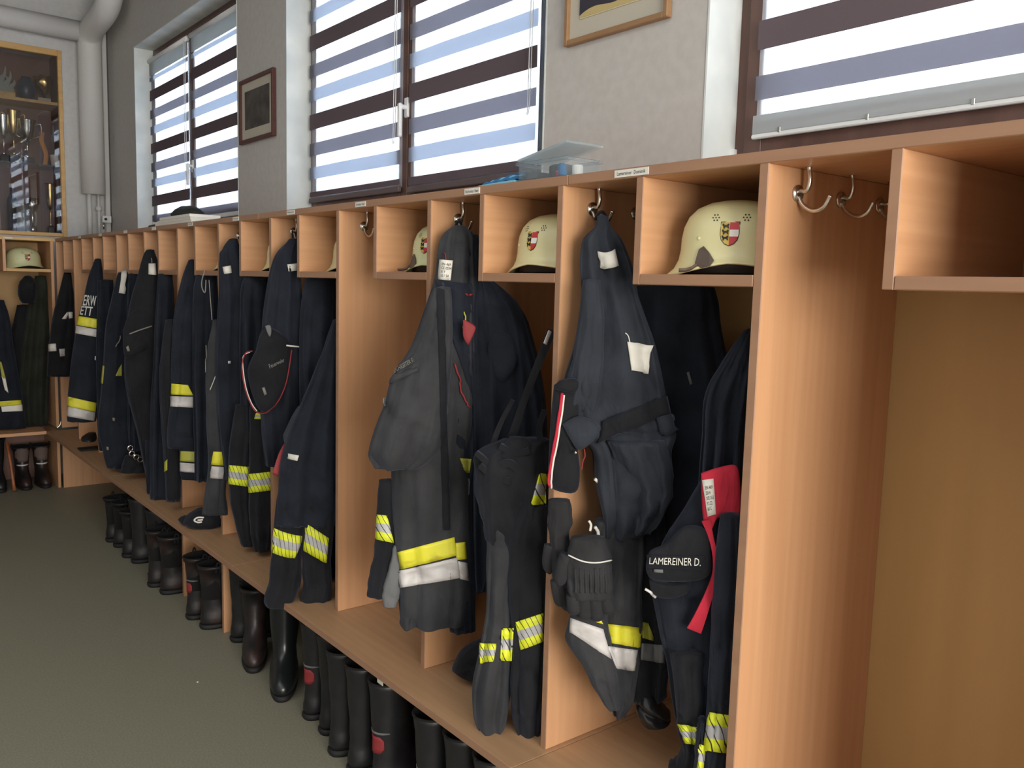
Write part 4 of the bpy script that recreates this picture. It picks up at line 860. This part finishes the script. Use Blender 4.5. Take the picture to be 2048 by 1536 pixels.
# ---- bay 7
a = (-.02, 4.73)
g = garment('fire_jacket', 'black hooded jacket with white tag at the neck and slanting pocket zip', 'jacket', a, group=GR)
j6 = loft('body', g, [(500, 292, 308, .01), (516, 284, 314, .03), (560, 272, 330, .05), (640, 254, 340, .06), (760, 250, 342, .065), (860, 272, 345, .06), (975, 296, 344, .05)], black, a, seed=121, amp=.012)
pk = shape('pocket', g, [(246, 660), (262, 625), (300, 620), (318, 660), (310, 690), (280, 706), (250, 714)], (-.10, 4.71), black, .02)
line('pocket_zip', g, [pk], [(259, 668), (280, 660), (304, 652)], .0035, letter_dim, .003); decal('collar_tag', g, j6, [(297, 527), (311, 527), (312, 550), (297, 549)], paper, .005, 3, 2)
line('tag_string', g, j6, [(303, 516), (304, 522), (304, 528)], .002, letter_dim, .006); decal('badge', g, pk, [(252, 694), (257, 691), (260, 702), (255, 703)], letter_dim, .004, 2, 2)
g = garment('hanging_coat', 'plain navy coat filling the right side of the bay beside the hooded jacket', 'coat', (.14, 4.50), group=GR)
loft('body', g, [(548, 316, 346, .04), (640, 310, 348, .06), (860, 300, 348, .06), (1000, 300, 345, .05)], navy, (.12, 4.50), seed=122, amp=.012)
loft('trouser_leg', g, [(880, 290, 320, .04), (960, 292, 318, .045), (990, 294, 316, .04)], navy, (.0, 4.68), seed=123)
# ---- bay 8
a = (-.0, 5.29)
g = garment('fire_jacket', 'navy jacket with long slanted white tag at the collar, bay left of the hooded one', 'jacket', a, group=GR)
j7 = loft('body', g, [(545, 236, 260, .02), (580, 226, 276, .05), (660, 210, 282, .06), (780, 202, 282, .065), (860, 196, 282, .06), (935, 214, 280, .05)], navy, a, seed=131, amp=.012)
ltg = decal('long_tag', g, j7, [(243, 542), (255, 543), (248, 588), (238, 586)], paper, .02, 3, 5)
decal('yellow_stripe', g, j7, [(243, 728), (244, 752), (231, 752), (237, 738)], yellow2, nu=4); decal('yellow_stripe', g, j7, [(205, 730), (209, 732), (206, 768), (203, 766)], yellow2, nu=3)
line('drawcord', g, j7, [(241, 672), (236, 685), (232, 694)], .003, letter_dim, .01)
for q in ((213, 893), (225, 835)): decal('tab', g, j7, [(q[0], q[1]), (q[0]+5, q[1]+1), (q[0]+4, q[1]+8), (q[0], q[1]+6)], letter_dim, .006, 2, 2)
g = garment('climbing_belt', 'dark belt with a row of pale metal rings lying on the bench', 'belt', (-.03, 5.10), ZB)
loft('webbing', g, [(912, 250, 290, .03), (928, 244, 292, .05), (944, 240, 290, .05)], black, (-.0, 5.05), seed=132, amp=.003, hem=False)
for q in ((261, 896), (264, 907), (273, 914), (281, 919)):
    c = on(1, 5.0, *q); mesh('ring', *tube_vf([c+Vector((.014*cos(t), 0, .014*sin(t))) for t in [i*pi/5 for i in range(11)]], .004, 6), silverm, g, True)
# ---- bay 9: the lettered jacket
a = (-.10, 5.86)
g = garment('lettered_jacket', 'navy jacket with white block letters and two yellow over silver bands', 'jacket', a, group=GR)
j8 = loft('body', g, [(518, 190, 202, .015), (550, 178, 206, .04), (600, 166, 208, .06), (640, 155, 208, .065), (720, 143, 208, .07), (800, 135, 202, .07), (842, 134, 192, .065)], navy, a, seed=141, amp=.006, wr=.003)
lettering(g, [j8], [(170, 590), (193, 592), (192, 612), (166, 611)], 'ERW', letter_m, .004, True); lettering(g, [j8], [(164, 612), (186, 614), (183, 632), (160, 629)], 'ETT', letter_m, .004, True)
decal('yellow_stripe', g, j8, [(157, 632), (194, 638), (195, 657), (153, 650)], yellow, nu=14, off=.006); decal('silver_stripe', g, j8, [(152, 651), (195, 659), (197, 675), (148, 666)], silver, nu=14, off=.006)
decal('yellow_stripe', g, j8, [(136, 793), (193, 806), (191, 824), (135, 812)], yellow, nu=10); decal('silver_stripe', g, j8, [(134, 812), (191, 825), (188, 842), (132, 832)], silver, nu=10)
decal('tab', g, j8, [(190, 712), (193, 712), (192, 721), (189, 719)], letter_m, .004, 2, 2)
g = garment('hanging_coat', 'plain dark coat between the lettered jacket and the long-tag jacket', 'coat', (.08, 5.68), group=GR)
loft('body', g, [(560, 196, 226, .04), (700, 192, 230, .06), (850, 195, 228, .055), (900, 198, 226, .05)], navy, (.08, 5.70), seed=142, amp=.010)
g = garment('dark_shoe', 'black low shoe on the bench below the lettered jacket', 'shoe', (-.02, 6.02), ZB)
loft('upper', g, [(866, 176, 192, .04), (874, 164, 194, .08), (880, 162, 192, .09)], leather, (-.0, 6.08), seed=144, amp=.001, hem=False)
mesh('sole', *box_vf((-.09, 6.03, ZB), (.07, 6.13, ZB+.012), .003), sole_m, shoe_g if False else g)
# ---- bay 10 and 11
g = garment('hanging_coat', 'dark coat in the second bay from the corner, mostly hidden', 'coat', (.10, 6.25), group=GR)
loft('body', g, [(530, 150, 182, .04), (650, 148, 184, .06), (800, 150, 182, .055)], black, (.16, 6.25), seed=143, amp=.006) if False else loft('body', g, [(560, 196, 204, .02), (650, 190, 206, .04), (800, 186, 206, .04)], black, (.18, 6.1), seed=143, amp=.004)
a = (-.06, 6.83)
g = garment('cuffed_jacket', 'black jacket with white reflective cuff patches in the corner bay', 'jacket', a, group=GR)
j9 = loft('body', g, [(545, 128, 142, .02), (590, 116, 148, .05), (640, 104, 150, .07), (700, 96, 148, .07), (752, 94, 146, .06)], black, a, seed=151, amp=.006)
for q, mm in (([(96, 688), (112, 687), (113, 702), (98, 703)], white_p), ([(118, 698), (130, 697), (130, 712), (120, 713)], silver), ([(124, 638), (134, 624), (137, 626), (132, 638)], white_p), ([(137, 624), (145, 624), (145, 636), (138, 637)], white_p)):
    decal('reflective_patch', g, j9, q, mm, .005, 3, 2)
mesh('key_ring', *tube_vf(smooth_path([on(1, 6.8, *p) for p in ((122, 842), (120, 850), (114, 856))], 4), .005, 8), chrome, g, True)

for lab, A, rows in (
    ('plain dark coat at the back, right of the jacket with the small white tag', (.22, 3.36), [(555, 488, 538, .04), (600, 480, 540, .05), (800, 480, 540, .05), (1000, 484, 540, .045)]),
    ('plain dark coat at the back, right of the chest-band jacket', (.20, 3.92), [(550, 392, 434, .04), (600, 386, 436, .05), (800, 386, 436, .05), (960, 390, 434, .045)]),
    ('plain dark coat at the back, right of the long-tag jacket', (.18, 5.05), [(547, 258, 284, .04), (600, 254, 286, .05), (800, 254, 286, .05), (900, 258, 284, .045)])):
    g = garment('hanging_coat', lab, 'coat', A, group=GR); loft('body', g, rows, navy, A, seed=int(A[1]*10), amp=.014, kf=6)
# ---- far corner row clothing
def yfar(px, py, y=7.25): return on(1, y, px, py)
a = (-.16, 7.26)
g = garment('olive_coat', 'olive green coat hanging in the far corner locker below the helmet', 'coat', a, group=GR)
loft('body', g, [(552, 70, 92, .02), (590, 60, 96, .05), (680, 44, 100, .07), (780, 34, 98, .08), (850, 42, 96, .07)], olive, a, seed=161, amp=.016, kf=6)
g = garment('black_beanie', 'round black hat hung above the olive coat in the far corner', 'hat', (-.24, 7.20), 1.5)
loft('crown', g, [(552, 50, 62, .03), (566, 38, 74, .07), (590, 36, 74, .08), (606, 44, 70, .06)], black, (-.22, 7.20), seed=162, amp=.002, hem=False)
a = (-.36, 7.18)
g = garment('striped_jacket', 'black jacket with slanting and level warning stripes at the left picture edge', 'jacket', a, group=GR)
j10 = loft('body', g, [(600, -25, 8, .04), (640, -40, 20, .06), (720, -45, 32, .07), (800, -45, 46, .07), (855, -45, 52, .065)], navy, a, seed=163, amp=.008)
decal('yellow_stripe', g, j10, [(-2, 722), (3, 724), (12, 758), (4, 756)], yellow2, nu=3); decal('silver_stripe', g, j10, [(3, 752), (11, 756), (17, 786), (10, 780)], white_p, nu=3)
decal('yellow_stripe', g, j10, [(-6, 803), (42, 800), (43, 809), (-6, 813)], yellow, nu=14, off=.006); decal('silver_stripe', g, j10, [(2, 813), (44, 809), (45, 822), (4, 824)], white_p, nu=14, off=.006)
g = garment('dark_coat', 'long dark coat between striped jacket and olive coat in the far row', 'coat', (-.27, 7.27), group=GR)
loft('body', g, [(610, 34, 58, .03), (680, 20, 56, .05), (780, 14, 48, .05), (850, 30, 60, .05)], black, (-.27, 7.30), seed=164, amp=.006)
decal('white_patch', j10, j10, [(43, 797), (52, 797), (53, 809), (46, 809)], white_p, .006, 2, 2) if False else None


# ------------------------------------------------------------------ helmets
def sup(c, s, p): return math.copysign(abs(c)**p, c), math.copysign(abs(s)**p, s)
def helmet_tree(label, loc, rz, pm, strap=True, tilt=0):
    """fire helmet built around the origin: long axis x (+x front), domed shell with flaring neck guard, badge on the right side (-y)"""
    o = empty('fire_helmet', (0, 0, 0), label, 'helmet', 'cream fire helmets in the cubbies')
    prof = [(1.24, .000, 1), (1.20, .004, .9), (1.10, .014, .7), (1.03, .030, .4), (1.0, .050, .15), (.99, .075, 0), (.955, .100, 0), (.87, .125, 0), (.72, .145, 0), (.50, .158, 0), (.25, .164, 0), (.05, .166, 0)]
    A, B = .114, .096; seg = 48; V = []
    def P(r, z, fl, th, ins=0):
        cx, sy = cos(th), sin(th)
        back = max(0, -cx); front = max(0, cx); side = abs(sy)
        k = (r-1)*(.55*side**2+1.15*back**1.5+.65*front**1.5)+1 if r > 1 else r
        k -= ins; zz = z-(.018*fl*back)+(.014*fl*side**4)*(1 if r > 1 else 1)
        return Vector((A*k*cx, B*k*sy, zz*.86+.011))
    for r, z, fl in prof:
        for j in range(seg): V.append(P(r, z, fl, 2*pi*j/seg))
    n0 = len(V)
    for r, z, fl in prof[::-1]:
        for j in range(seg): V.append(P(r, z-.003, fl, 2*pi*j/seg, .03 if r > .1 else 0))
    Fc = []; nr = len(prof)*2
    for i in range(nr-1):
        if i == len(prof)-1: continue
        for j in range(seg): Fc.append((i*seg+j, i*seg+(j+1) % seg, (i+1)*seg+(j+1) % seg, (i+1)*seg+j))
    Fc.append(tuple((len(prof)-1)*seg+j for j in range(seg))); Fc.append(tuple(len(prof)*seg+j for j in range(seg))[::-1])
    i = nr-1
    for j in range(seg): Fc.append((i*seg+j, i*seg+(j+1) % seg, (j+1) % seg, j))
    shell = mesh('shell', V, Fc, pm, o, True)
    bvh = BVHTree.FromPolygons([tuple(v) for v in V], Fc)
    def side(x, z, off=.0012):
        loc, nn, i_, d_ = bvh.ray_cast(Vector((x, -.5, z)), Vector((0, 1, 0)))
        return (loc+Vector((0, -off, 0))) if loc else Vector((x, -.1, z))
    def patch(nm, poly, m, off, par):
        V = [side(x, z, off) for x, z in poly]+[side(x, z, off-.002) for x, z in poly]; n = len(poly)
        return mesh(nm, V, [tuple(range(n))[::-1]]+[(i, (i+1) % n, n+(i+1) % n, n+i) for i in range(n)], m, par)
    # coat of arms: left half gold with three black lions, right half red-white-red
    hx, hz, w, h = .0, .080, .0175, .045
    def shield(sc):
        pts = [(-w*sc, h*.5*sc), (w*sc, h*.5*sc), (w*sc, -h*.02*sc), (w*.86*sc, -h*.25*sc), (w*.5*sc, -h*.42*sc), (0, -h*.5*sc), (-w*.5*sc, -h*.42*sc), (-w*.86*sc, -h*.25*sc), (-w*sc, -h*.02*sc)]
        return [(hx+a, hz+b) for a, b in pts]
    em = patch('badge', shield(1.07), blk, .0012, o)
    patch('gold_field', [(hx-w, hz+h*.5), (hx, hz+h*.5), (hx, hz-h*.5), (hx-w*.5, hz-h*.42), (hx-w*.86, hz-h*.25), (hx-w, hz-h*.02)], yel_p, .0022, em)
    patch('red_field', [(hx, hz+h*.5), (hx+w, hz+h*.5), (hx+w, hz+h*.18), (hx, hz+h*.18)], red_p, .0022, em)
    patch('white_field', [(hx, hz+h*.18), (hx+w, hz+h*.18), (hx+w, hz-h*.02), (hx+w*.95, hz-h*.12), (hx, hz-h*.12)], white_p, .0022, em)
    patch('red_field', [(hx, hz-h*.12), (hx+w*.95, hz-h*.12), (hx+w*.86, hz-h*.25), (hx+w*.5, hz-h*.42), (hx, hz-h*.5)], red_p, .0022, em)
    for q in (.34, .08, -.18):
        c = hz+h*q; lion = [(-.85, .10), (-.7, .11), (-.62, .04), (-.35, .05), (-.2, .11), (-.1, .08), (-.16, -.02), (-.1, -.10), (-.22, -.10), (-.3, -.03), (-.55, -.04), (-.6, -.11), (-.72, -.11), (-.7, -.02), (-.82, .02)]
        patch('lion', [(hx+w*a, c+h*b*1.0) for a, b in lion], blk, .0030, em)
    for sx in (-.030, .030):
        V, Fc = [], []
        for k in range(7):
            cx = hx+sx+(0 if k == 6 else .0062*cos(k*pi/3)); cz = hz+h*.5+.010+(0 if k == 6 else .0062*sin(k*pi/3)); n = len(V)
            V += [side(cx+.0016*cos(t*pi/4), cz+.0016*sin(t*pi/4), .0010) for t in range(8)]; Fc.append(tuple(range(n, n+8))[::-1])
        mesh('vent_holes', V, Fc, blk, o)
    for q in ((-.062, .072), (.075, .062)):
        c = side(q[0], q[1], -.002); mesh('rivet', *lathe_vf(c-Vector((0, .004, 0)), [(.002, 0), (.0045, .002), (.0048, .005)], 12, 1), pm, o, True)
    # dark liner showing below the rim, chin strap
    V, Fc = [], []
    for (k, z) in ((.92, .030), (.95, .004), (.80, 0), (.76, .02)):
        for j in range(seg): t = 2*pi*j/seg; V.append((A*k*cos(t), B*k*sin(t), z+.0005))
    for i in range(3):
        for j in range(seg): Fc.append((i*seg+j, i*seg+(j+1) % seg, (i+1)*seg+(j+1) % seg, (i+1)*seg+j))
    mesh('liner', V, Fc, blk, o, True)
    if strap:
        pl = patch('strap_leaf', [(-.066, .022), (-.050, .012), (-.032, .016), (-.026, .028), (-.038, .044), (-.050, .056), (-.060, .050), (-.064, .036)], brown_leather, .005, o)
        P_ = [side(-.060, .02, .004), Vector((-.070, -.100, .012)), Vector((-.080, -.112, .008)), Vector((-.092, -.116, .007))]
        mesh('chin_strap', *tube_vf(smooth_path(P_, 5), .006, 8, .5, (1, 0, 0)), brown_leather, o, True)
    o.location = loc; o.rotation_euler = (0, tilt, rz); return o
ZS = CB+.022+.0008
# the badge side (-y local) is turned to face the room (-x)
HR = radians(-62)
def put_helm(k, x, dy, label, pm, strap, rot=0): return helmet_tree(label, (x, Y(k-1)+dy, ZS), HR+rot, pm, strap)
put_helm(1, .135, .143, 'cream helmet with coat of arms and brown strap leaf, nearest to the camera', helmet_m, True, 0)
put_helm(2, .146, .158, 'cream helmet with coat of arms in the second cubby with a helmet, no strap showing', helmet_m, False, -.42)
put_helm(3, .165, .142, 'pale green cream helmet half hidden above the empty bay', helmet_pale, True, -.30)
put_helm(4, .190, .158, 'cream helmet of which only the neck flare shows left of the empty bay', helmet_m, False)
put_helm(5, .168, .145, 'cream helmet sliver in the cubby above the piped pouch', helmet_m, False)
put_helm(6, .170, .155, 'cream helmet rim just showing in the cubby beyond the narrow grey leg', helmet_m, False)
h = helmet_tree('pale helmet in the far corner cubby below the trophy cabinet', (-.182, YF+.16, ZS), radians(8), helmet_pale, False)

# ------------------------------------------------------------------ boots under the bench
def boot_tree(style):
    o = empty('work_boot', (0, 0, 0)); seg = 28; V = []
    H = {'short': .27, 'tall': .37, 'rubber': .40, 'tan': .30}[style]; m = {'short': leather, 'tall': leather, 'rubber': rubber, 'tan': leather_brown}[style]
    if style == 'worn': m = leather_brown
    # (z, heel x, toe x, half width)
    pr = [(.020, .072, -.205, .047), (.035, .074, -.210, .052), (.055, .073, -.205, .052), (.075, .071, -.185, .050), (.095, .069, -.140, .046), (.115, .067, -.100, .044), (.140, .066, -.078, .043), (.18, .068, -.070, .046),
          (.23, .072, -.068, .052), (H*.5+.13, .076, -.068, .056), (H-.02, .082, -.072, .060), (H, .084, -.074, .062)]
    if style == 'rubber': pr = [(z, a*1.0, b, w*1.08) for z, a, b, w in pr]
    for z, xh, xt, w in pr:
        for j in range(seg):
            t = 2*pi*j/seg; c, s = cos(t), sin(t); mx = (xh+xt)/2; rx = (xh-xt)/2; kk = .75 if z < .06 else 1
            x = mx+rx*math.copysign(abs(c)**.9, c); y = w*math.copysign(abs(s)**kk, s)*(1-(.18*max(0, (-x-.02)/.19))**1.2)
            wr_ = noise.noise(Vector((x*22, y*22, z*30)))*.0035*(1 if .07 < z < .26 else .3)
            V.append(Vector((x, y, z))+Vector((c, s, 0))*wr_)
    n = len(pr)
    for z, xh, xt, w in (pr[-1], (H-.02, .078, -.068, .057), (H-.16, .070, -.060, .050)):
        for j in range(seg):
            t = 2*pi*j/seg; V.append(Vector(((xh+xt)/2+((xh-xt)/2-.004)*cos(t), (w-.004)*sin(t), z+(.001 if z == H else 0))))
    Fc = []
    for i in range(n+2):
        for j in range(seg): Fc.append((i*seg+j, i*seg+(j+1) % seg, (i+1)*seg+(j+1) % seg, (i+1)*seg+j))
    Fc.append(tuple((n+2)*seg+j for j in range(seg))); Fc.append(tuple(range(seg))[::-1])
    mi = [0]*(n*seg)+[1]*(2*seg+1)+[0]
    mesh('upper', V, Fc, [m, lining], o, True, mi=mi)
    # sole with heel
    V = []
    for z, g in ((0, 0), (.008, .004), (.021, .003)):
        for j in range(seg):
            t = 2*pi*j/seg; c, s = cos(t), sin(t); x = -.068+(.142+g)*math.copysign(abs(c)**.9, c)
            V.append(Vector((x, (.050+g)*math.copysign(abs(s)**.75, s)*(1-(.18*max(0, (-x-.02)/.19))**1.2), z+(.006 if (z == 0 and -.04 < x < .01) else 0))))
    Fc = [tuple(range(seg))[::-1], tuple(2*seg+j for j in range(seg))]
    for i in range(2):
        for j in range(seg): Fc.append((i*seg+j, i*seg+(j+1) % seg, (i+1)*seg+(j+1) % seg, (i+1)*seg+j))
    mesh('sole', V, Fc, sole_m, o, True)
    if style != 'rubber':
        for sg in (-1, 1):
            mesh('pull_loop', *tube_vf(smooth_path([(.0, sg*.057, H-.03), (.0, sg*.067, H+.006), (.008, sg*.062, H+.018), (.016, sg*.057, H+.004), (.016, sg*.057, H-.03)], 4), .004, 6), lining, o, True)
        mesh('top_binding', *tube_vf([Vector((.005+.079*cos(t), .062*sin(t), H-.002)) for t in [i*pi/14 for i in range(29)]], .0035, 6), lining, o, True)
    return o
def front_patch(o, zc, h, w, m, nm, sgn=1):
    V, Fc = [], []; n = 8
    up = [c for c in o.children if c.name.startswith('upper')][0]
    bv = BVHTree.FromPolygons([tuple(v.co) for v in up.data.vertices], [tuple(p.vertices) for p in up.data.polygons])
    for off in (.0025, 0):
        for q in range(5):
            z = zc-h/2+h*q/4
            for i in range(n+1):
                y = -w/2+w*i/n; yy = y*(1 if 0 < q < 4 else .75); loc = bv.ray_cast(Vector((-.5*sgn, yy, z)), Vector((sgn, 0, 0)))[0]
                V.append((loc.x-off*sgn, yy, z))
    W_ = n+1; N_ = W_*5
    for q in range(4):
        for i in range(n): a = q*W_+i; Fc += [(a, a+W_, a+W_+1, a+1), (N_+a, N_+a+1, N_+a+W_+1, N_+a+W_)]
    rim = [i for i in range(W_)]+[q*W_+n for q in range(1, 5)]+[4*W_+i for i in range(n-1, -1, -1)]+[q*W_ for q in range(3, 0, -1)]
    for k in range(len(rim)): a, c = rim[k], rim[(k+1) % len(rim)]; Fc.append((a, c, c+N_, a+N_))
    return mesh(nm, V, Fc, m, o, True)
protos = {s: boot_tree(s) for s in ('short', 'tall', 'rubber', 'tan')}
pb_red = boot_tree('tall'); front_patch(pb_red, .165, .055, .06, red_dull, 'red_badge', -1); front_patch(pb_red, .205, .007, .085, knit, 'piping_seam', -1); protos['red'] = pb_red
pr2 = boot_tree('tan'); front_patch(pr2, .155, .045, .05, red_dull, 'red_badge', -1); front_patch(pr2, .19, .006, .085, knit, 'piping_seam', -1); protos['red_worn'] = pr2
pt = boot_tree('tan')
front_patch(pt, .24, .10, .095, tan, 'tan_tongue'); front_patch(pt, .165, .010, .08, silver, 'silver_seam'); protos['tongue'] = pt
used = set()
def put_boot(style, toe, yaw, label, group='fire boots standing under the bench'):
    """toe = floor point of the toe tip; toe points to -x, yaw turns it"""
    p = protos[style]
    if style in used: o = copy_tree(p)
    else: o = p; used.add(style)
    R = Matrix.Rotation(yaw, 3, 'Z'); off = R @ Vector((.21 if abs(yaw) > .5 else -.076, 0, 0))
    if abs(yaw) <= .5: yaw += pi; off = Matrix.Rotation(yaw, 3, 'Z') @ Vector((-.076, 0, 0))
    o.location = Vector((toe[0], toe[1], .0005))+off; o.rotation_euler.z = yaw
    tag(o, label, 'boot', group); return o
B = [('short', (-.085, 5.46), .1, 'dark worn boot at the far end of the under-bench row'),
     ('short', (-.075, 5.33), .0, 'second boot from the far end of the under-bench row'),
     ('short', (-.085, 5.10), .05, 'third boot from the far end, close beside a taller one'),
     ('tall', (-.070, 4.97), .0, 'tall dark boot, fourth from the far end of the row'),
     ('tall', (-.060, 4.68), .06, 'tall black boot between the far group and the scuffed pair'),
     ('tan', (-.105, 4.530), .05, 'scuffed boot, left one of the pair before the pale divider'),
     ('tan', (-.085, 4.390), .0, 'scuffed boot, right one of the pair before the pale divider'),
     ('red_worn', (-.085, 3.985), .08, 'narrow boot with red badge left of the wide brown boot'),
     ('tan', (-.070, 3.840), -.04, 'wide brown-black boot touching the boot divider, beside the red badge'),
     ('tall', (-.01, 3.62), .0, 'dark boot standing back in shade right of the divider'),
     ('tan', (-.050, 3.262), 1.15, 'cracked boot with worn toe cap left of the glossy rubber boot') ,
     ('rubber', (-.058, 2.965), 1.1, 'tall glossy black rubber boot under the draped trousers'),
     ('red', (-.045, 2.800), .05, 'boot with dull red badge right of the rubber boot'),
     ('tall', (-.045, 2.670), .0, 'plain dark boot right of the first red badge boot'),
     ('tall', (-.080, 2.525), .0, 'tall matt black boot shaft, left of a touching pair'),
     ('tall', (-.080, 2.390), .0, 'tall matt black boot shaft, right of a touching pair'),
     ('red', (-.075, 2.245), .0, 'glossy boot with bright red badge near the lower picture edge'),
     ('red', (-.075, 1.985), -.06, 'wide open boot whose red badge is cut by the lower picture edge'),
     ('tall', (-.065, 1.840), .0, 'nearest boot but one under the bench, opening seen from above'),
     ('tall', (-.065, 1.700), .0, 'nearest boot under the bench at the lower picture edge')]
for st_, toe, yaw, lab in B:
    if lab.startswith('cracked'): st_ = 'tan'
    put_boot(st_, toe, yaw, lab)
tp_ = on(0, -.085, 761, 1354); o = mesh('paper_tag', *box_vf((-.087, tp_.y-.016, tp_.z-.022), (-.085, tp_.y+.016, ZB-BT-.0005)), paper, origin=tp_); tag(o, 'small pale tag stuck under the bench edge above the boots', 'tag')
for i, (x, lab) in enumerate(((-.235, 'dark boot with tan canvas tongue, left one in the far corner'), (-.105, 'dark boot with tan canvas tongue, right one in the far corner'))):
    q = put_boot('tongue', (x, YF+.02), radians(90), lab, 'boots below the corner locker row')
q = put_boot('tall', (-.40, YF+.03), radians(90), 'plain black boot at the left edge below the far row', 'boots below the corner locker row')
o = mesh('orange_tool_handle', *tube_vf([(-.345, YF+.10, .36), (-.33, YF+.06, .20), (-.322, YF+.03, .06), (-.318, YF+.02, .012)], [.010, .010, .011, .013], 10), [wood('orange_handle', (.22, .07, .03), (.5, .16, .06), (3, 3, 9))], smooth=True, origin=(-.32, YF+.03, .01)); tag(o, 'thin stick with orange end leaning under the far bench', 'tool')

# ------------------------------------------------------------------ things on top of the row
bx = empty('clear_box', (.09, 1.70, ZT), 'open clear plastic box of small items on top of the lockers', 'box')
x0, x1, y0, y1, h = .012, .118, 1.520, 1.695, .042; t = .003; z = ZT+.0008
mesh('walls', *join(box_vf((x0, y0, z), (x0+t, y1, z+h)), box_vf((x1-t, y0, z), (x1, y1, z+h)), box_vf((x0+t, y0, z), (x1-t, y0+t, z+h)), box_vf((x0+t, y1-t, z), (x1-t, y1, z+h)), box_vf((x0+t, y0+t, z), (x1-t, y1-t, z+t))), clearp, bx)
mesh('rim', *join(box_vf((x0-.006, y0-.006, z+h-.004), (x0+.002, y1+.006, z+h+.003), .001), box_vf((x1-.002, y0-.006, z+h-.004), (x1+.006, y1+.006, z+h+.003), .001), box_vf((x0, y0-.006, z+h-.004), (x1, y0+.002, z+h+.003), .001), box_vf((x0, y1-.002, z+h-.004), (x1, y1+.006, z+h+.003), .001)), clearp, bx)
lv, lf = box_vf((x0-.006, -.092, -.003), (x1+.006, .092, .003), .002)
Rm = Matrix.Rotation(radians(-9), 4, 'X'); lv = [Rm @ Vector((v[0], v[1], v[2]))+Vector((0, 1.606, z+h+.022)) for v in lv]
lid = mesh('lid', lv, lf, plastic('clear_lid', (.8, .9, .93), .30), bx)
for nm, lab, a_, b_, m_ in (('dark_pad', 'dark round brush pad inside the clear box', (.045, 1.575, z+t), (.10, 1.635, z+.038), print_d), ('red_part', 'small red part inside the clear box', (.022, 1.562, z+t), (.036, 1.572, z+.018), red_p),
                       ('blue_part', 'small blue part inside the clear box', (.022, 1.548, z+t), (.04, 1.562, z+.034), blue_cl), ('white_roll', 'white roll at the right end inside the clear box', (.05, 1.526, z+t), (.08, 1.552, z+.032), white_p), ('grey_crumple', 'crumpled grey wrapping at the left end inside the clear box', (.03, 1.645, z+t), (.09, 1.688, z+.022), knit)):
    if nm in ('dark_pad', 'white_roll'):
        V, Fc = lathe_vf(((a_[0]+b_[0])/2, (a_[1]+b_[1])/2, a_[2]), [((b_[1]-a_[1])/2*.9, 0), ((b_[1]-a_[1])/2, .004), ((b_[1]-a_[1])/2, b_[2]-a_[2]-.004), ((b_[1]-a_[1])/2*.8, b_[2]-a_[2])], 18)
    else:
        V, Fc = box_vf(a_, b_, .004); V = [tuple(Vector(v)+Vector((noise.noise(Vector(v)*60)*.004, noise.noise(Vector(v)*50+Vector((3, 1, 0)))*.004, 0))) for v in V]
    o = mesh(nm, V, Fc, m_, origin=((a_[0]+b_[0])/2, (a_[1]+b_[1])/2, a_[2])); tag(o, lab, 'item', 'small items in the clear box')
cl = empty('blue_cloth', (.05, 1.90, ZT), 'folded blue cloth lying left of the clear box', 'cloth')
for i, (m_, z0_, th_) in enumerate(((cyan_cl, .0008, .006), (blue_cl, .0075, .007), (cyan_cl, .0150, .005), (blue_cl, .0205, .006))):
    V = []; n = 16
    for s_ in (0, 1):
        for q in range(n+1):
            yy = 1.712+.150*q/n; zz = ZT+z0_+s_*th_*(1-.5*(q/n)**2)+(.004*math.sin(q*.7+i)**2 if i else 0)-(.0*q)-(z0_*.55*(q/n)**2)
            V += [(.012+.01*i, yy-.003*i, zz), (.10, yy-.002*i, zz)]
    W2 = 2*(n+1); Fc = []
    for q in range(n): a0 = 2*q; Fc += [(a0, a0+1, a0+3, a0+2), (W2+a0, W2+a0+2, W2+a0+3, W2+a0+1), (a0, a0+2, W2+a0+2, W2+a0), (a0+1, W2+a0+1, W2+a0+3, a0+3)]
    Fc += [(0, W2, W2+1, 1), (2*n, 2*n+1, W2+2*n+1, W2+2*n)]
    mesh('fold', V, Fc, m_, cl, label='pale blue fold' if m_ is cyan_cl else None)
def top_at(px, py, x=.06): return on(0, x, px, py)
a1 = top_at(330, 440, .10); a2 = top_at(412, 430, .10)
pp = empty('paper_stack', (.10, (a1.y+a2.y)/2, ZT), 'stack of printed papers on the lockers below the farthest window', 'papers')
yA, yB = a1.y, a2.y
for q in range(3): mesh('sheet_bundle', *box_vf((.03+.006*q, yB+.03*q, ZT+.0008+.016*q), (.20-.004*q, yA-.06-.02*q, ZT+.016+.016*q), .002), white_p if q != 1 else paper, pp)
o = empty('crumpled_hat', (.11, (yA+yB)/2-.02, ZT+.05), 'dark olive crumpled hat lying on the paper stack', 'cap')
V, Fc = lathe_vf((.115, (yA+yB)/2-.01, ZT+.0505), [(.125, 0), (.13, .008), (.10, .030), (.05, .048), (.01, .052)], 20)
V = [(v[0]*.6+.046, v[1], v[2]+noise.noise(Vector(v)*14)*.010*(v[2]-ZT-.05)*20) for v in V]; mesh('crown', V, Fc, olive, o, True)
o = mesh('black_folder', *tube_vf(smooth_path([(.06, yA+.11, ZT+.010), (.06, yA+.02, ZT+.012), (.06, yA-.05, ZT+.008)], 5), [.004]+[.02]*9+[.012], 10, .45), blk, smooth=True, origin=(.06, yA, ZT)); tag(o, 'flat black glasses case left of the paper stack', 'case')
o = mesh('floor_crumb', *lathe_vf((on(2, 0, 395, 1365).x, on(2, 0, 395, 1365).y, .0004), [(.003, 0), (.0045, .002), (.002, .004)], 7), white_p, origin=on(2, 0, 395, 1365)); tag(o, 'tiny white crumb lying alone on the open floor', 'crumb')
